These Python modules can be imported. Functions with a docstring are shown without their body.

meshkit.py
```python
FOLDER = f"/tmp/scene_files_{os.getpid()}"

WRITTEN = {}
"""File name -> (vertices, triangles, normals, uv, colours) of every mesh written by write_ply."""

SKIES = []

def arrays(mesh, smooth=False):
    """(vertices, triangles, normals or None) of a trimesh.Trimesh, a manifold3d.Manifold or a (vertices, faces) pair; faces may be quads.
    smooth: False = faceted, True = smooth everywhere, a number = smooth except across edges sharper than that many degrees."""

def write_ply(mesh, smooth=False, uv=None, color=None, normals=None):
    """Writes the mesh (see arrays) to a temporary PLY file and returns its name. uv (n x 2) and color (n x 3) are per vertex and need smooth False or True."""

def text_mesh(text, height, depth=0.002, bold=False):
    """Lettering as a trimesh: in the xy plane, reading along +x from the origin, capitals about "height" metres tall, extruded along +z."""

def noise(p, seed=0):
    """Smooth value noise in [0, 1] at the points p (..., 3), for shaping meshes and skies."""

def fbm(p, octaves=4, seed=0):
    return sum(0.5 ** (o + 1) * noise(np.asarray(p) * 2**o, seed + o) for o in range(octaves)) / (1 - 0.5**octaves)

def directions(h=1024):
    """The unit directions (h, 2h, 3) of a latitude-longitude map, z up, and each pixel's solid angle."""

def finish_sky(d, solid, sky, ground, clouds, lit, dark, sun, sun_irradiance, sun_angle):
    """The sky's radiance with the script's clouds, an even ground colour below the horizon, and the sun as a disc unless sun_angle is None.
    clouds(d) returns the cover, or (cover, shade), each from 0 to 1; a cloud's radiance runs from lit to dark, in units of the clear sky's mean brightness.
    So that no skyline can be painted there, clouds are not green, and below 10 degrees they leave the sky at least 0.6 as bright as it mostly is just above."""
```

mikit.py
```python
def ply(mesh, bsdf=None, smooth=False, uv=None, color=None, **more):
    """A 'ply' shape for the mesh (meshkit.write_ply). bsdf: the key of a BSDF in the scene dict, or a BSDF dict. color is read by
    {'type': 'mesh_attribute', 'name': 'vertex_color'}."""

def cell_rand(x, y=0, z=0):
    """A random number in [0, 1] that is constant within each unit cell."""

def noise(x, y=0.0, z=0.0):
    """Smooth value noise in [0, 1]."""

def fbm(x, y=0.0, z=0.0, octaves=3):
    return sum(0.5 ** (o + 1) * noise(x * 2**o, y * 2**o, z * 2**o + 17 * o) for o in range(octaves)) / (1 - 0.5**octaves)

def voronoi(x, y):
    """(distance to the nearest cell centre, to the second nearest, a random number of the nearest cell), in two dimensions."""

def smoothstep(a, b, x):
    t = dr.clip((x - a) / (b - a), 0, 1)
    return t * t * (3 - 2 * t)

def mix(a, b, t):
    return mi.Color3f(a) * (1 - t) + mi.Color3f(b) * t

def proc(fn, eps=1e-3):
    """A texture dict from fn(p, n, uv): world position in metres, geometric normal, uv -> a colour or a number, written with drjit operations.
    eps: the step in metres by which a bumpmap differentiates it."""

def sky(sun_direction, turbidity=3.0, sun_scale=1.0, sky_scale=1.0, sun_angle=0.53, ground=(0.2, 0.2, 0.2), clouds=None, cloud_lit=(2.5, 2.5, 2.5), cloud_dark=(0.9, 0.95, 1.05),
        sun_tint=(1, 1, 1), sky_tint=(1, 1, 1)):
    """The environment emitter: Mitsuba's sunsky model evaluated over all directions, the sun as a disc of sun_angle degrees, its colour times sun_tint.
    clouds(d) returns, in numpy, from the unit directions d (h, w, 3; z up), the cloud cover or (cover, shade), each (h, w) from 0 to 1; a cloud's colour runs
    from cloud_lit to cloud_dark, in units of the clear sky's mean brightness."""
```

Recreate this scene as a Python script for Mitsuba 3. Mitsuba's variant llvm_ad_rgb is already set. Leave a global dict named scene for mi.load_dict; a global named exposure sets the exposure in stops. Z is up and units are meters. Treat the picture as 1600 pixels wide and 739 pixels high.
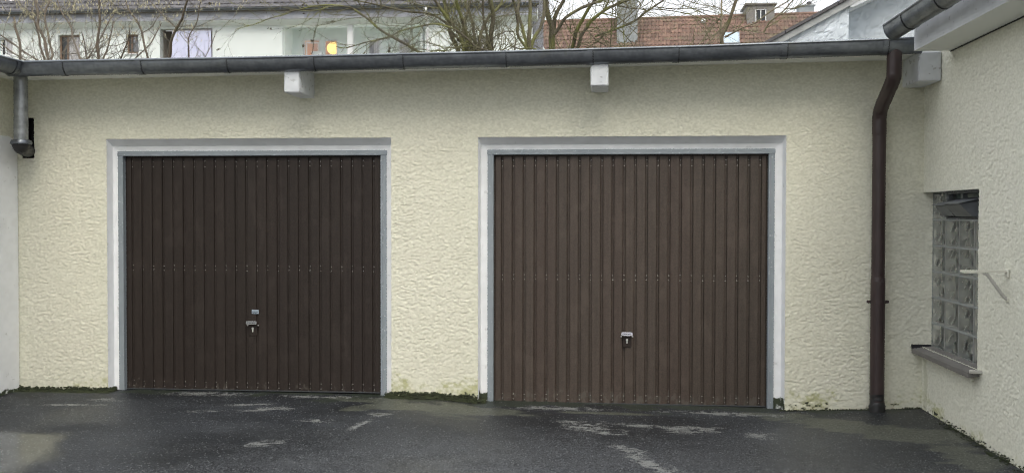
import math, random
import numpy as np, trimesh, manifold3d, shapely
import shapely.geometry as sg
import drjit as dr
import mitsuba as mi
import mikit, meshkit
from mikit import noise, fbm, voronoi, cell_rand, smoothstep, mix, proc
T = mi.ScalarTransform4f
scene, labels = {}, {}
rng = random.Random(7)
npr = np.random.RandomState(7)

# ------------------------------------------------------------------ camera, sky, exposure
scene['camera'] = {'type': 'perspective', 'fov': 52.79, 'fov_axis': 'x', 'near_clip': 0.05, 'far_clip': 2000.0,
                   'to_world': T().look_at(origin=[0, -8.473, 1.515], target=[-0.90464, 1.4818, 1.3000], up=[-0.0015, 0, 1])}
scene['sky'] = mikit.sky([0.16, -0.70, 0.70], turbidity=3, sun_scale=0.22, sun_angle=34, sun_tint=(.84, .95, 1.10), clouds=lambda d: (1.0, .9 * np.clip(1 - d[..., 2], 0, 1)),
                         cloud_lit=(3.2, 3.27, 3.38), cloud_dark=(1.5, 1.54, 1.6), ground=(0.12, 0.12, 0.12))
exposure = 2.82

# ------------------------------------------------------------------ helpers
def rgb(c): return {'type': 'rgb', 'value': list(map(float, c))}
def key_for(name):
    if name not in USED: USED.add(name); return name
    k = 1
    while f'{name}_{k:03d}' in USED: k += 1
    USED.add(f'{name}_{k:03d}'); return f'{name}_{k:03d}'
USED = set()
def thing(name, label, cat, group=None):
    k = key_for(name)
    labels[k] = {'label': label, 'category': cat}
    if group: labels[k]['group'] = group
    return k
def put(name, mesh, mat, parent=None, smooth=False, kind=None, label=None, cat=None, group=None, **more):
    k = key_for(f'{parent}__{name}' if parent else name)
    scene[k] = mikit.ply(mesh, mat, smooth=smooth, **more)
    d = {}
    if kind: d['kind'] = kind
    if label: d['label'] = label
    if cat: d['category'] = cat
    if group: d['group'] = group
    if d: labels[k] = {**labels.get(k, {}), **d}
    return k
def holder(name, parent, label=None):
    k = key_for(f'{parent}__{name}')
    if label: labels[k] = {'label': label}
    return k
def box(x0, x1, y0, y1, z0, z1):
    m = trimesh.creation.box((x1 - x0, y1 - y0, z1 - z0)); m.apply_translation(((x0 + x1) / 2, (y0 + y1) / 2, (z0 + z1) / 2)); return m
def cbox(x0, x1, y0, y1, z0, z1, c=0.004):
    """box with chamfered edges"""
    pts = []
    for sx, x in ((1, x0), (-1, x1)):
        for sy, y in ((1, y0), (-1, y1)):
            for sz, z in ((1, z0), (-1, z1)):
                pts += [(x + sx * c, y + sy * c, z), (x + sx * c, y, z + sz * c), (x, y + sy * c, z + sz * c)]
    return trimesh.convex.convex_hull(np.array(pts))
def hull(pts): return trimesh.convex.convex_hull(np.array(pts, float))
def cat_(ms): return trimesh.util.concatenate(ms)
def x3(a, b): return np.array([a[1] * b[2] - a[2] * b[1], a[2] * b[0] - a[0] * b[2], a[0] * b[1] - a[1] * b[0]])
def tube(pts, rad, n=8, cap=True, wob=0.0, seed=0):
    pts = np.asarray(pts, float); m = len(pts)
    rad = np.full(m, rad) if np.isscalar(rad) else np.asarray(rad, float)
    t = np.empty_like(pts); t[1:-1] = pts[2:] - pts[:-2]; t[0] = pts[1] - pts[0]; t[-1] = pts[-1] - pts[-2]
    t /= np.sqrt((t * t).sum(1))[:, None] + 1e-12
    a = x3(t[0], (.31, .87, .22)); a /= math.sqrt(a @ a)
    th = np.arange(n) * 2 * np.pi / n; c, s = np.cos(th)[:, None], np.sin(th)[:, None]
    V = np.empty((m, n, 3))
    for i in range(m):
        a = a - t[i] * (a @ t[i]); a /= math.sqrt(a @ a); V[i] = c * a + s * x3(t[i], a)
    r = np.broadcast_to(rad[:, None], (m, n))
    if wob: r = r * (1 + wob * (meshkit.noise(np.stack(np.broadcast_arrays(np.cos(th)[None] * 1.7 + 9, np.sin(th)[None] * 1.7, np.arange(m)[:, None] * .6 + seed), -1)) - .5))
    V = (pts[:, None] + V * r[..., None]).reshape(-1, 3)
    i = np.arange(n); j = (i + 1) % n; o = (np.arange(m - 1) * n)[:, None]
    F = [np.stack([o + i, o + j, o + n + j], -1).reshape(-1, 3), np.stack([o + i, o + n + j, o + n + i], -1).reshape(-1, 3)]
    if cap:
        V = np.vstack([V, pts[:1], pts[-1:]]); c0 = len(V) - 2
        F.append(np.stack([j, i, np.full(n, c0)], 1)); F.append(np.stack([(m - 1) * n + i, (m - 1) * n + j, np.full(n, c0 + 1)], 1))
    return trimesh.Trimesh(V, np.vstack(F), process=False)
def smooth_path(pts, per=5):
    """Catmull-Rom through the rows of pts (any columns)"""
    p = np.asarray(pts, float); q = np.vstack([2 * p[0] - p[1], p, 2 * p[-1] - p[-2]]); out = []
    for k in range(1, len(q) - 2):
        for s in np.arange(per) / per:
            out.append(.5 * (2 * q[k] + (q[k + 1] - q[k - 1]) * s + (2 * q[k - 1] - 5 * q[k] + 4 * q[k + 1] - q[k + 2]) * s**2 + (3 * q[k] - q[k - 1] - 3 * q[k + 1] + q[k + 2]) * s**3))
    out.append(q[-2]); return np.array(out)
def sweep(profile, path, closed=False, side=None):
    """sweep a 2-D profile (a sideways, b up) along a near-horizontal path; side(t) = horizontal normal"""
    path = np.asarray(path, float); pr = np.asarray(profile, float)
    t = np.gradient(path, axis=0); t[:, 2] = 0; t /= np.linalg.norm(t, axis=1, keepdims=True)
    s = np.stack([t[:, 1], -t[:, 0], t[:, 2] * 0], 1)
    V = (path[:, None] + pr[None, :, :1] * s[:, None] + pr[None, :, 1:] * np.array([0, 0, 1.0])).reshape(-1, 3)
    n = len(pr); F = []
    for k in range(len(path) - 1):
        for i in range(n if closed else n - 1):
            j = (i + 1) % n
            F += [(k * n + i, k * n + j, k * n + n + j), (k * n + i, k * n + n + j, k * n + n + i)]
    return trimesh.Trimesh(V, F, process=False)
def extrude(poly, h, to):
    """shapely polygon extruded by h; to maps local (a, b, c) columns to world"""
    gs = getattr(poly, 'geoms', [poly])
    m = cat_([trimesh.creation.extrude_polygon(g, h, engine='earcut') for g in gs])
    M = np.eye(4); M[:3] = np.array(to, float); m.apply_transform(M)
    if np.linalg.det(M[:3, :3]) < 0: m.invert()
    return m
XZ = lambda y: [[1, 0, 0, 0], [0, 0, 1, y], [0, 1, 0, 0]]       # (x, z) outline, grows to +y from y
YZ = lambda x: [[0, 0, 1, x], [1, 0, 0, 0], [0, 1, 0, 0]]       # (y, z) outline, grows to +x from x
def grid_mesh(P, keep=None):
    """P: (a, b, 3) array of points; keep: (a-1, b-1) cells"""
    a, b, _ = P.shape; idx = np.arange(a * b).reshape(a, b)
    q = np.stack([idx[:-1, :-1], idx[1:, :-1], idx[1:, 1:], idx[:-1, 1:]], -1)
    q = q[keep] if keep is not None else q.reshape(-1, 4)
    f = np.vstack([q[:, [0, 1, 2]], q[:, [0, 2, 3]]])
    m = trimesh.Trimesh(P.reshape(-1, 3), f, process=False); m.remove_unreferenced_vertices(); return m
def ticks(a, b, step, snaps=()):
    v = np.linspace(a, b, max(2, int(round(abs(b - a) / step)) + 1))
    for s in snaps: v[np.argmin(np.abs(v - s))] = s
    return v
fb = lambda *c, o=3, s=0: meshkit.fbm(np.stack(np.broadcast_arrays(*c), -1), o, s)
def plaster(a, b, seed=0):
    """relief (metres) of the rough cast render: grains about 2 cm, a little wider than tall, with sharp lower lips"""
    w = fb(a * 12, b * 12, seed + 0.5 + 0 * a, o=2) - .5
    n = meshkit.noise(np.stack([a * 58 + w * 1.6, b * 88 + w * 2 - a * 6, seed + 3.3 + 0 * a], -1))
    m = np.clip((n - .34) / .22, 0, 1); m = m * m * (3 - 2 * m)
    f = meshkit.noise(np.stack([a * 100, b * 118, seed + 0 * a], -1)); k = .75 + .5 * fb(a * 2.2, b * 2.2, seed + 6.1 + 0 * a, o=2)
    return k * (0.0031 * (m - .5) + 0.0024 * (f - .5))
# ------------------------------------------------------------------ materials
def mat(name, d): scene[name] = d; return name
def prin(color, rough=.6, bump=None, bscale=1.0, two=True, **k):
    d = {'type': 'principled', 'base_color': color if isinstance(color, dict) else rgb(color), 'roughness': rough, **k}
    if bump is not None: d = {'type': 'bumpmap', 'bump': bump, 'scale': bscale, 'bsdf': d}
    return {'type': 'twosided', 'bsdf': d} if two else d

def cream_fn(p, n, uv):
    g = noise((p.x + p.y) * 74, p.z * 96, 4.0)
    q = fbm(p.x * 1.7, p.y * 1.7, p.z * 1.3)
    c = mix((.582, .574, .468), (.675, .665, .556), smoothstep(.12, .88, g * .72 + q * .28))
    c = dr.select((p.x > 2.45) & (p.y < -.012), mix((.578, .573, .482), (.668, .662, .57), smoothstep(.12, .88, g * .72 + q * .28)), c)   # the other building's coat
    # algae and splash dirt with a grainy outline low on the wall
    e = fbm(p.x * 6 + 3, p.y * 6, p.z * 5, octaves=4)
    f = fbm(p.x * 45, p.y * 45, p.z * 45, octaves=2)
    low = smoothstep(.65, .82, e * .55 + f * .25 + .40 * smoothstep(.30, .0, p.z) - dr.select((p.x > -1.9) & (p.x < -.95), 0.0, .09))
    c = mix(c, (.36, .36, .17), low * .75)
    black = smoothstep(.64, .74, e * .3 + f * .35 + .42 * smoothstep(dr.select(p.x > 1.3, mi.Float(.045), mi.Float(.085)), .0, p.z) - dr.select(p.x > 1.3, .12, .0))
    c = mix(c, (.035, .042, .028), black)
    # run-off stains below the ends of the window sill, in the corner
    s1 = smoothstep(.62, .75, fbm(p.y * 14, p.z * 3, p.x * 3, octaves=4) + .28 * smoothstep(.09, .0, dr.abs(p.y + .10)) - .35 * smoothstep(.42, .47, p.z))
    on = dr.select((p.x > 2.45) & (p.z < .47) & (p.y > -.35), 1.0, 0.0)
    return mix(c, (.36, .36, .24), s1 * on * .4)
mat('mat_cream', prin(proc(cream_fn), .92, proc(lambda p, n, uv: .0018 * noise((p.x + p.y) * 130, p.z * 150), eps=.0025), 1.0, specular=.25))
def white_fn(p, n, uv):
    g = fbm(p.x * 14, p.y * 14, p.z * 14, octaves=4)
    c = mix((.71, .722, .735), (.755, .768, .782), smoothstep(.3, .7, g))
    e = fbm(p.x * 20, p.y * 20, p.z * 20, octaves=4)
    c = mix(c, (.38, .385, .37), smoothstep(.72, .80, e) * .4)
    return mix(c, (.04, .05, .03), smoothstep(.66, .76, e * .6 + .45 * smoothstep(.10, .0, p.z)))
mat('mat_white', prin(proc(white_fn), .75, specular=.3))
mat('mat_beam', prin(proc(lambda p, n, uv: mix(mix((.48, .50, .52), (.62, .64, .66), fbm(p.x * 11, p.y * 11, p.z * 11)), (.30, .30, .29), smoothstep(.66, .74, fbm(p.x * 26, p.y * 26, p.z * 26, octaves=4)) * .6)), .85))
mat('mat_soffit', prin((.64, .655, .63), .8))
def zinc_fn(a, b):
    def f(p, n, uv):
        g = fbm(p.x * 7, p.y * 7, p.z * 16, octaves=4); h = fbm(p.x * 60, p.y * 60, p.z * 30, octaves=2)
        c = mix(a, b, smoothstep(.25, .75, g * .7 + h * .3))
        return mix(c, (.16, .17, .165), smoothstep(.66, .76, fbm(p.x * 16 + 5, p.y * 16, p.z * 5, octaves=4)) * .5)
    return proc(f)
mat('mat_zinc', prin(zinc_fn((.12, .132, .15), (.20, .217, .24)), .34, metallic=.75, specular=.5))
mat('mat_zinc_bright', prin(zinc_fn((.18, .19, .195), (.32, .335, .34)), .38, metallic=.6))
mat('mat_seam', prin((.03, .033, .037), .6))
mat('mat_brown_pipe', prin(proc(lambda p, n, uv: mix((.030, .020, .020), (.055, .037, .036), fbm(p.x * 20, p.y * 20, p.z * 6, octaves=4))), .38, specular=.4))
mat('mat_tar', prin((.018, .018, .019), .55))
def door_fn(a, b, k, seed):
    def f(p, n, uv):
        s = (p.x + 10.0) / .0922 + seed
        streak = fbm(p.x * 70 + seed, p.z * 1.3, octaves=4)
        c = mix(mix(a, b, cell_rand(s, 3)), k, smoothstep(.35, .75, streak * .7 + cell_rand(s, 5) * .3))
        c = c * (.72 + .56 * noise(p.x * 200, p.z * 200, seed))
        d = fbm(p.x * 13 + seed, p.z * 7, octaves=4)
        c = mix(c, mi.Color3f(k) * 1.7 + .008, smoothstep(.60, .74, d) * .18)
        return mix(c, (.10, .092, .078), smoothstep(.62, .70, fbm(p.x * 40, p.z * 22, seed) * .6 + .32 * smoothstep(.22, -.06, p.z)) * .45)   # dried splashes
    return proc(f)
mat('mat_door_dark', prin(door_fn((.0205, .0145, .0122), (.0220, .0165, .0138), (.0250, .0184, .0155), 3.0), .55, specular=.28))
mat('mat_door_reddish', prin(door_fn((.050, .035, .0275), (.046, .036, .028), (.057, .0425, .034), 8.0), .5, specular=.4))  # lighter, redder brown for the right door
mat('mat_groove', prin((.014, .010, .009), .6))
mat('mat_steel', prin(proc(lambda p, n, uv: mix(mix((.19, .22, .245), (.26, .29, .315), fbm(p.x * 10, p.y * 10, p.z * 5, octaves=4)), (.36, .40, .42), smoothstep(.70, .78, fbm(p.x * 55, p.y * 55, p.z * 55)))), .5))
mat('mat_screw', prin((.62, .62, .60), .35, metallic=.7))
mat('mat_chrome', prin((.42, .43, .44), .35, metallic=.8))
mat('mat_label', prin((.46, .46, .52), .45)); mat('mat_print', prin((.03, .035, .06), .5)); mat('mat_label_grey', prin((.24, .29, .34), .4))
mat('mat_black', prin((.012, .012, .013), .6))

# ---- asphalt: wet, speckled, with silt and algae patches and a painted wall reflection where the photograph shows them
def spot(p, w, cx, cy, rx, ry, ang, edge, warp):
    c, s = math.cos(ang), math.sin(ang)
    x, y = p.x - cx, p.y - cy
    u, v = (x * c + y * s) / rx, (-x * s + y * c) / ry
    return smoothstep(1 + edge, 1 - edge, dr.sqrt(u * u + v * v) + w * warp)
SILT = [(-0.13, -0.9, 0.156, 0.26, 0.2), (0.02, -1.1, 0.156, 0.117, -0.3), (0.33, -0.83, 0.24, 0.0715, -0.25), (0.58, -0.93, 0.144, 0.156, 0), (0.72, -0.9, 0.168, 0.117, -0.2), (-0.3, -0.72, 0.084, 0.052, 0), (1.1, -1.1, 0.12, 0.117, -0.4),
        (0.16, -1.72, 0.072, 0.182, 0.5), (0.3, -2.15, 0.072, 0.364, 0.5), (-1.78, -1.1, 0.042, 0.182, -0.2), (-1.72, -0.72, 0.096, 0.078, 0.3), (-0.38, -0.16, 0.36, 0.091, 0), (-2.35, -0.05, 0.336, 0.065, 0), (-3.35, -0.02, 0.336, 0.091, 0),
        (-2.62, -0.62, 0.192, 0.078, 0.35), (-2.85, -0.45, 0.192, 0.052, 0.2), (-4.3, -0.62, 0.336, 0.0455, 0.1), (-4.05, -0.38, 0.144, 0.065, 0), (-2.15, -1, 0.108, 0.065, 0.1), (-3.1, -0.75, 0.108, 0.039, 0.2), (0.95, -0.2, 0.48, 0.078, -0.1), (-2.3, -1.75, 0.144, 0.078, 0.5)]
GREEN = [(-1.33, -.42, .62, .24, -.04), (1.75, -.60, .62, .22, -.62), (2.12, -1.02, .42, .24, -.7), (2.30, -1.75, .18, .40, .1), (-1.95, -.16, .38, .12, 0), (.1, -.33, .40, .06, 0)]  # algae film; first spot is the cream wall's reflection put into the colour
def union(p, w, spots, edge, warp):
    m = mi.Float(0)
    for a in spots: m = dr.maximum(m, spot(p, w, *a, edge, warp))
    return m
def puddle(p): return spot(p, fbm(p.x * 2, p.y * 3.2, octaves=2) - .5, -3.98, -2.35, .44, .82, .18, .22, .8)
def asphalt_fn(p, n, uv):
    d1, d2, r = voronoi(p.x * 78, p.y * 62)
    e1 = noise(p.x * 170, p.y * 130, 9.0)
    w1 = fbm(p.x * 11, p.y * 17, octaves=4) - .5; w2 = fbm(p.x * 4, p.y * 7, 5.0, octaves=4) - .5
    mid = w2 + .5; big = fbm(p.x * .9, p.y * .9, octaves=3)
    c = mix((.0065, .0078, .0095), (.027, .030, .035), smoothstep(.25, .75, big * .7 + mid * .3))
    worn = spot(p, w2, -.55, -2.5, 2.0, 1.25, .12, .45, 1.6)
    c = mix(c, (.042, .045, .050), worn * smoothstep(.25, .6, mid * .5 + e1 * .5))
    c = c * (.30 + 1.25 * r * smoothstep(.65, .25, d1) + .75 * e1)
    c = mix(c, (.19, .195, .20), smoothstep(.93, .96, r) * smoothstep(.45, .25, d1) * .6)
    c = mix(c, mi.Color3f(.085, .090, .070) * (.7 + .5 * r), union(p, w2, GREEN, .22, 1.9) * .62)
    si = union(p, w1, SILT, .10, 3.0)
    c = mix(c, mi.Color3f(.165, .170, .168) * (.8 + .3 * r), si * smoothstep(-.14, .02, w1 + .35 * (e1 - .5)) * .9)
    mo = smoothstep(.60, .72, mid * .75 + .35 * smoothstep(-.35, .0, p.y))
    return mix(c, (.020, .026, .017), mo * (1 - si) * .75)
def asphalt_rough(p, n, uv):
    r = .68 - .26 * smoothstep(.40, .62, fbm(p.x * .8 + 4, p.y * 1.1, octaves=3))
    return dr.lerp(r, mi.Float(.06), puddle(p))
def asphalt_bump(p, n, uv):
    return (1 - .97 * spot(p, 0.0, -3.98, -2.35, .44, .82, .18, .25, 0)) * (.0042 * noise(p.x * 120, p.y * 120) + .004 * noise(p.x * 16, p.y * 16))
mat('mat_asphalt', prin(proc(asphalt_fn), proc(asphalt_rough), proc(asphalt_bump, eps=.002), 1.0, specular=.5))
mat('mat_soil', prin(proc(lambda p, n, uv: mix((.045, .05, .025), (.10, .085, .055), fbm(p.x * .7, p.y * .7, octaves=4))), .95))
mat('mat_moss', prin(proc(lambda p, n, uv: mix((.010, .013, .008), (.045, .055, .022), fbm(p.x * 30, p.y * 30, p.z * 30))), .95))

# ---- background
mat('mat_mint', prin(proc(lambda p, n, uv: mix((.69, .735, .722), (.74, .785, .772), fbm(p.x * 1.1, p.y, p.z * .7, octaves=4))), .9))
mat('mat_frame_white', prin((.68, .69, .70), .4)); mat('mat_frame_brown', prin((.20, .13, .09), .5))
mat('mat_glass_dark', {'type': 'roughplastic', 'alpha': .03, 'diffuse_reflectance': rgb((.03, .033, .036))})
mat('mat_curtain', prin(proc(lambda p, n, uv: mix((.35, .33, .33), (.50, .48, .48), .5 + .5 * dr.sin(p.x * 60))), .9))
mat('mat_sheet', prin(proc(lambda p, n, uv: mix((.57, .59, .79), (.65, .67, .84), fbm(p.x * 3, p.z * 2))), .8))
mat('mat_pane', {'type': 'thindielectric', 'int_ior': 1.5})
mat('mat_tan', prin((.40, .37, .33), .9))
mat('mat_room', prin((.60, .47, .30), .9))
mat('mat_joint', prin((.32, .33, .35), 1.0, specular=.05))
mat('mat_grey_panel', prin((.42, .42, .45), .6))
mat('mat_dark_tile', prin(proc(lambda p, n, uv: mix(mix((.055, .052, .056), (.105, .10, .105), cell_rand(p.x / .30, (p.z - 9.8) / .20)), (.13, .125, .11), smoothstep(.6, .75, fbm(p.x * 3, p.y * 3, p.z * 3, octaves=4)) * .5)), .6))
mat('mat_slate', prin(proc(lambda p, n, uv: mix((.27, .285, .33), (.37, .385, .43), cell_rand(p.x / .24 + dr.floor(p.z / .16) * .5, p.y / .24, p.z / .16))), .55))
mat('mat_slate_gable', prin(proc(lambda p, n, uv: mix((.085, .083, .095), (.13, .127, .145), cell_rand(p.y / .30, p.z / .2, 4))), 1.0, specular=.05))
def red_fn(p, n, uv):
    r = cell_rand(uv.x, uv.y, 1); q = fbm(p.x * .5, p.y * .5, p.z * .8, octaves=4); g = fbm(p.x * 9, p.y * 9, p.z * 9)
    c = mix((.135, .080, .063), (.25, .155, .118), r)
    c = mix(c, (.28, .185, .14), smoothstep(.7, 1.0, cell_rand(uv.x, uv.y, 2)) * .7)
    c = mix(c, (.11, .08, .066), smoothstep(.30, .68, g * .55 + q * .45) * .75)
    return mix(c, (.14, .125, .08), smoothstep(.55, .72, fbm(p.x * 1.6, p.y, p.z * 2.2, octaves=4)) * .6)
mat('mat_red_tile', prin(proc(red_fn), .85))
mat('mat_chimney', prin(proc(lambda p, n, uv: mix((.19, .205, .21), (.29, .31, .315), cell_rand(p.x / .22, p.y / .22, p.z / .24) * .5 + .5 * fbm(p.x * 4, p.y * 4, p.z * 4))), .7))
mat('mat_dormer', prin(proc(lambda p, n, uv: mix((.16, .15, .14), (.25, .24, .225), fbm(p.x * 5, p.y * 5, p.z * 5, octaves=4))), .8))
mat('mat_skylight', {'type': 'roughplastic', 'alpha': .06, 'diffuse_reflectance': rgb((.42, .52, .62))})
mat('mat_pale_plaster', prin(proc(lambda p, n, uv: mix((.48, .53, .58), (.60, .65, .70), fbm(p.x * 2.2, p.y * 2.2, p.z * 2.2, octaves=4))), .85))
mat('mat_verge_board', prin(proc(lambda p, n, uv: mix((.26, .27, .27), (.42, .43, .43), fbm(p.x * 9, p.y * 3, p.z * 9, octaves=4))), .8))
mat('mat_dark_wood', prin((.17, .155, .14), .8))
mat('mat_strut', prin((.44, .43, .39), .55))  # greyer than the arm: shade on the strut's underside put into the colour
mat('mat_concrete', prin((.30, .30, .29), .9))
def bark(a, b, moss, amt):
    return proc(lambda p, n, uv: mix(mix(a, b, fbm(p.x * 30, p.y * 30, p.z * 9, octaves=4)), moss, smoothstep(.55 - amt, .75 - amt, fbm(p.x * 4, p.y * 4, p.z * 2.2, octaves=4)) * .85))
mat('mat_mossy_bark', prin(bark((.060, .050, .036), (.14, .125, .09), (.17, .18, .055), .10), .95))
mat('mat_mossy_twig', prin(bark((.09, .085, .05), (.20, .19, .115), (.18, .185, .07), .04), .95))
mat('mat_hazel_bark', prin(bark((.075, .060, .045), (.18, .150, .115), (.13, .13, .06), -.10), .95))
mat('mat_hazel_twig', prin((.15, .138, .115), .95))
mat('mat_tan_bark', prin(bark((.13, .11, .075), (.25, .215, .15), (.16, .16, .06), 0), .95))
mat('mat_catkin', prin((.46, .43, .30), .9)); mat('mat_dry_leaf', prin((.06, .05, .03), .9))
mat('mat_block_glass', {'type': 'dielectric', 'int_ior': 1.52})
mat('mat_back_glass', {'type': 'twosided', 'bsdf': {'type': 'roughplastic', 'alpha': .1, 'diffuse_reflectance': rgb((.16, .195, .19))}})
mat('mat_mortar', prin(proc(lambda p, n, uv: mix((.22, .24, .232), (.31, .33, .318), fbm(p.x * 40, p.y * 40, p.z * 40))), .9))
mat('mat_sill', prin(proc(lambda p, n, uv: mix((.11, .105, .10), (.20, .19, .18), fbm(p.x * 25, p.y * 9, p.z * 25, octaves=4))), .55))
mat('mat_vent', prin(proc(lambda p, n, uv: mix((.085, .092, .10), (.14, .15, .16), fbm(p.x * 20, p.y * 20, p.z * 20))), .4))
mat('mat_ivory', prin((.62, .61, .53), .45))
# ------------------------------------------------------------------ ground
XL, XR = -5.06, 2.515
WZ_X = [-5.4, -5.06, -4.2, -1.8, -1.4, -1.0, 1.4, 2.18, 2.52, 3.2]
WZ_Z = [-.010, -.007, -.006, -.014, -.014, -.046, -.068, -.042, -.026, -.026]
def yard_z(x, y):
    wall = np.interp(x, WZ_X, WZ_Z); far = -.022 + .006 * np.sin(x * 1.3 + 1)
    k = np.clip(-y / 2.2, 0, 1); k = k * k * (3 - 2 * k)
    return wall * (1 - k) + far * k + .006 * (fb(x * .9, y * .9, 0 * x + 3.3) - .5) * np.clip(-y / .6, 0, 1)
a = np.full((96, 96, 3), 0.0)
g = np.sign(np.linspace(-1, 1, 96)) * np.abs(np.linspace(-1, 1, 96)) ** 3 * 900
a[..., 0], a[..., 1] = np.meshgrid(g, g, indexing='ij')
a[..., 2] = -.30 + 1.2 * (fb(a[..., 0] * .012, a[..., 1] * .012, 0 * a[..., 0] + 2) - .5) * np.clip((np.hypot(a[..., 0], a[..., 1]) - 30) / 60, 0, 1)
put('ground', grid_mesh(a), 'mat_soil', kind='structure', smooth=True)
gx, gy = ticks(XL - .3, XR + .3, .05), ticks(-14, .35, .05)
P = np.zeros((len(gx), len(gy), 3)); P[..., 0], P[..., 1] = np.meshgrid(gx, gy, indexing='ij'); P[..., 2] = yard_z(P[..., 0], P[..., 1])
uv0 = P[..., :2].reshape(-1, 2)
put('yard', grid_mesh(P), 'mat_asphalt', kind='structure', smooth=True, uv=uv0)

# ------------------------------------------------------------------ the double garage
GA = thing('garage', 'low cream rendered double garage with two brown up-and-over doors', 'garage')
D1 = dict(ol=-4.2485, orr=-1.7814, fl=-4.190, fr=-1.840, zb=-.010, first=-4.0802, hx=-3.008, matn='mat_door_dark', dep=.012, gw=.0065)
D2 = dict(ol=-1.0527, orr=1.4433, fl=-.982, fr=1.368, zb=-.068, first=-.8628, hx=.178, matn='mat_door_reddish', dep=.024, gw=.0078)
HO, HF = 2.1506, 2.0516
sx = ticks(XL - .02, 2.62, .0082, [D1['ol'], D1['orr'], D2['ol'], D2['orr'], -5.0, -4.895])
sz = ticks(-.12, 2.76, .0056, [HO, 1.99, 2.335])
X, Z = np.meshgrid(sx, sz, indexing='ij'); H = plaster(X, Z, 1)
Y = -H; Z = Z - 1.3 * np.maximum(H + .001, 0) * (np.abs(Z - HO) > .012) * (np.abs(Z - 1.99) > .02) * (np.abs(Z - 2.335) > .02); cx, cz = (X[:-1, :-1] + X[1:, 1:]) / 2, (Z[:-1, :-1] + Z[1:, 1:]) / 2
hole = lambda x0, x1, z0, z1: (cx > x0) & (cx < x1) & (cz > z0) & (cz < z1)
keep = ~(hole(D1['ol'], D1['orr'], -9, HO) | hole(D2['ol'], D2['orr'], -9, HO) | hole(-5.0, -4.895, 1.99, 2.335))
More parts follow.
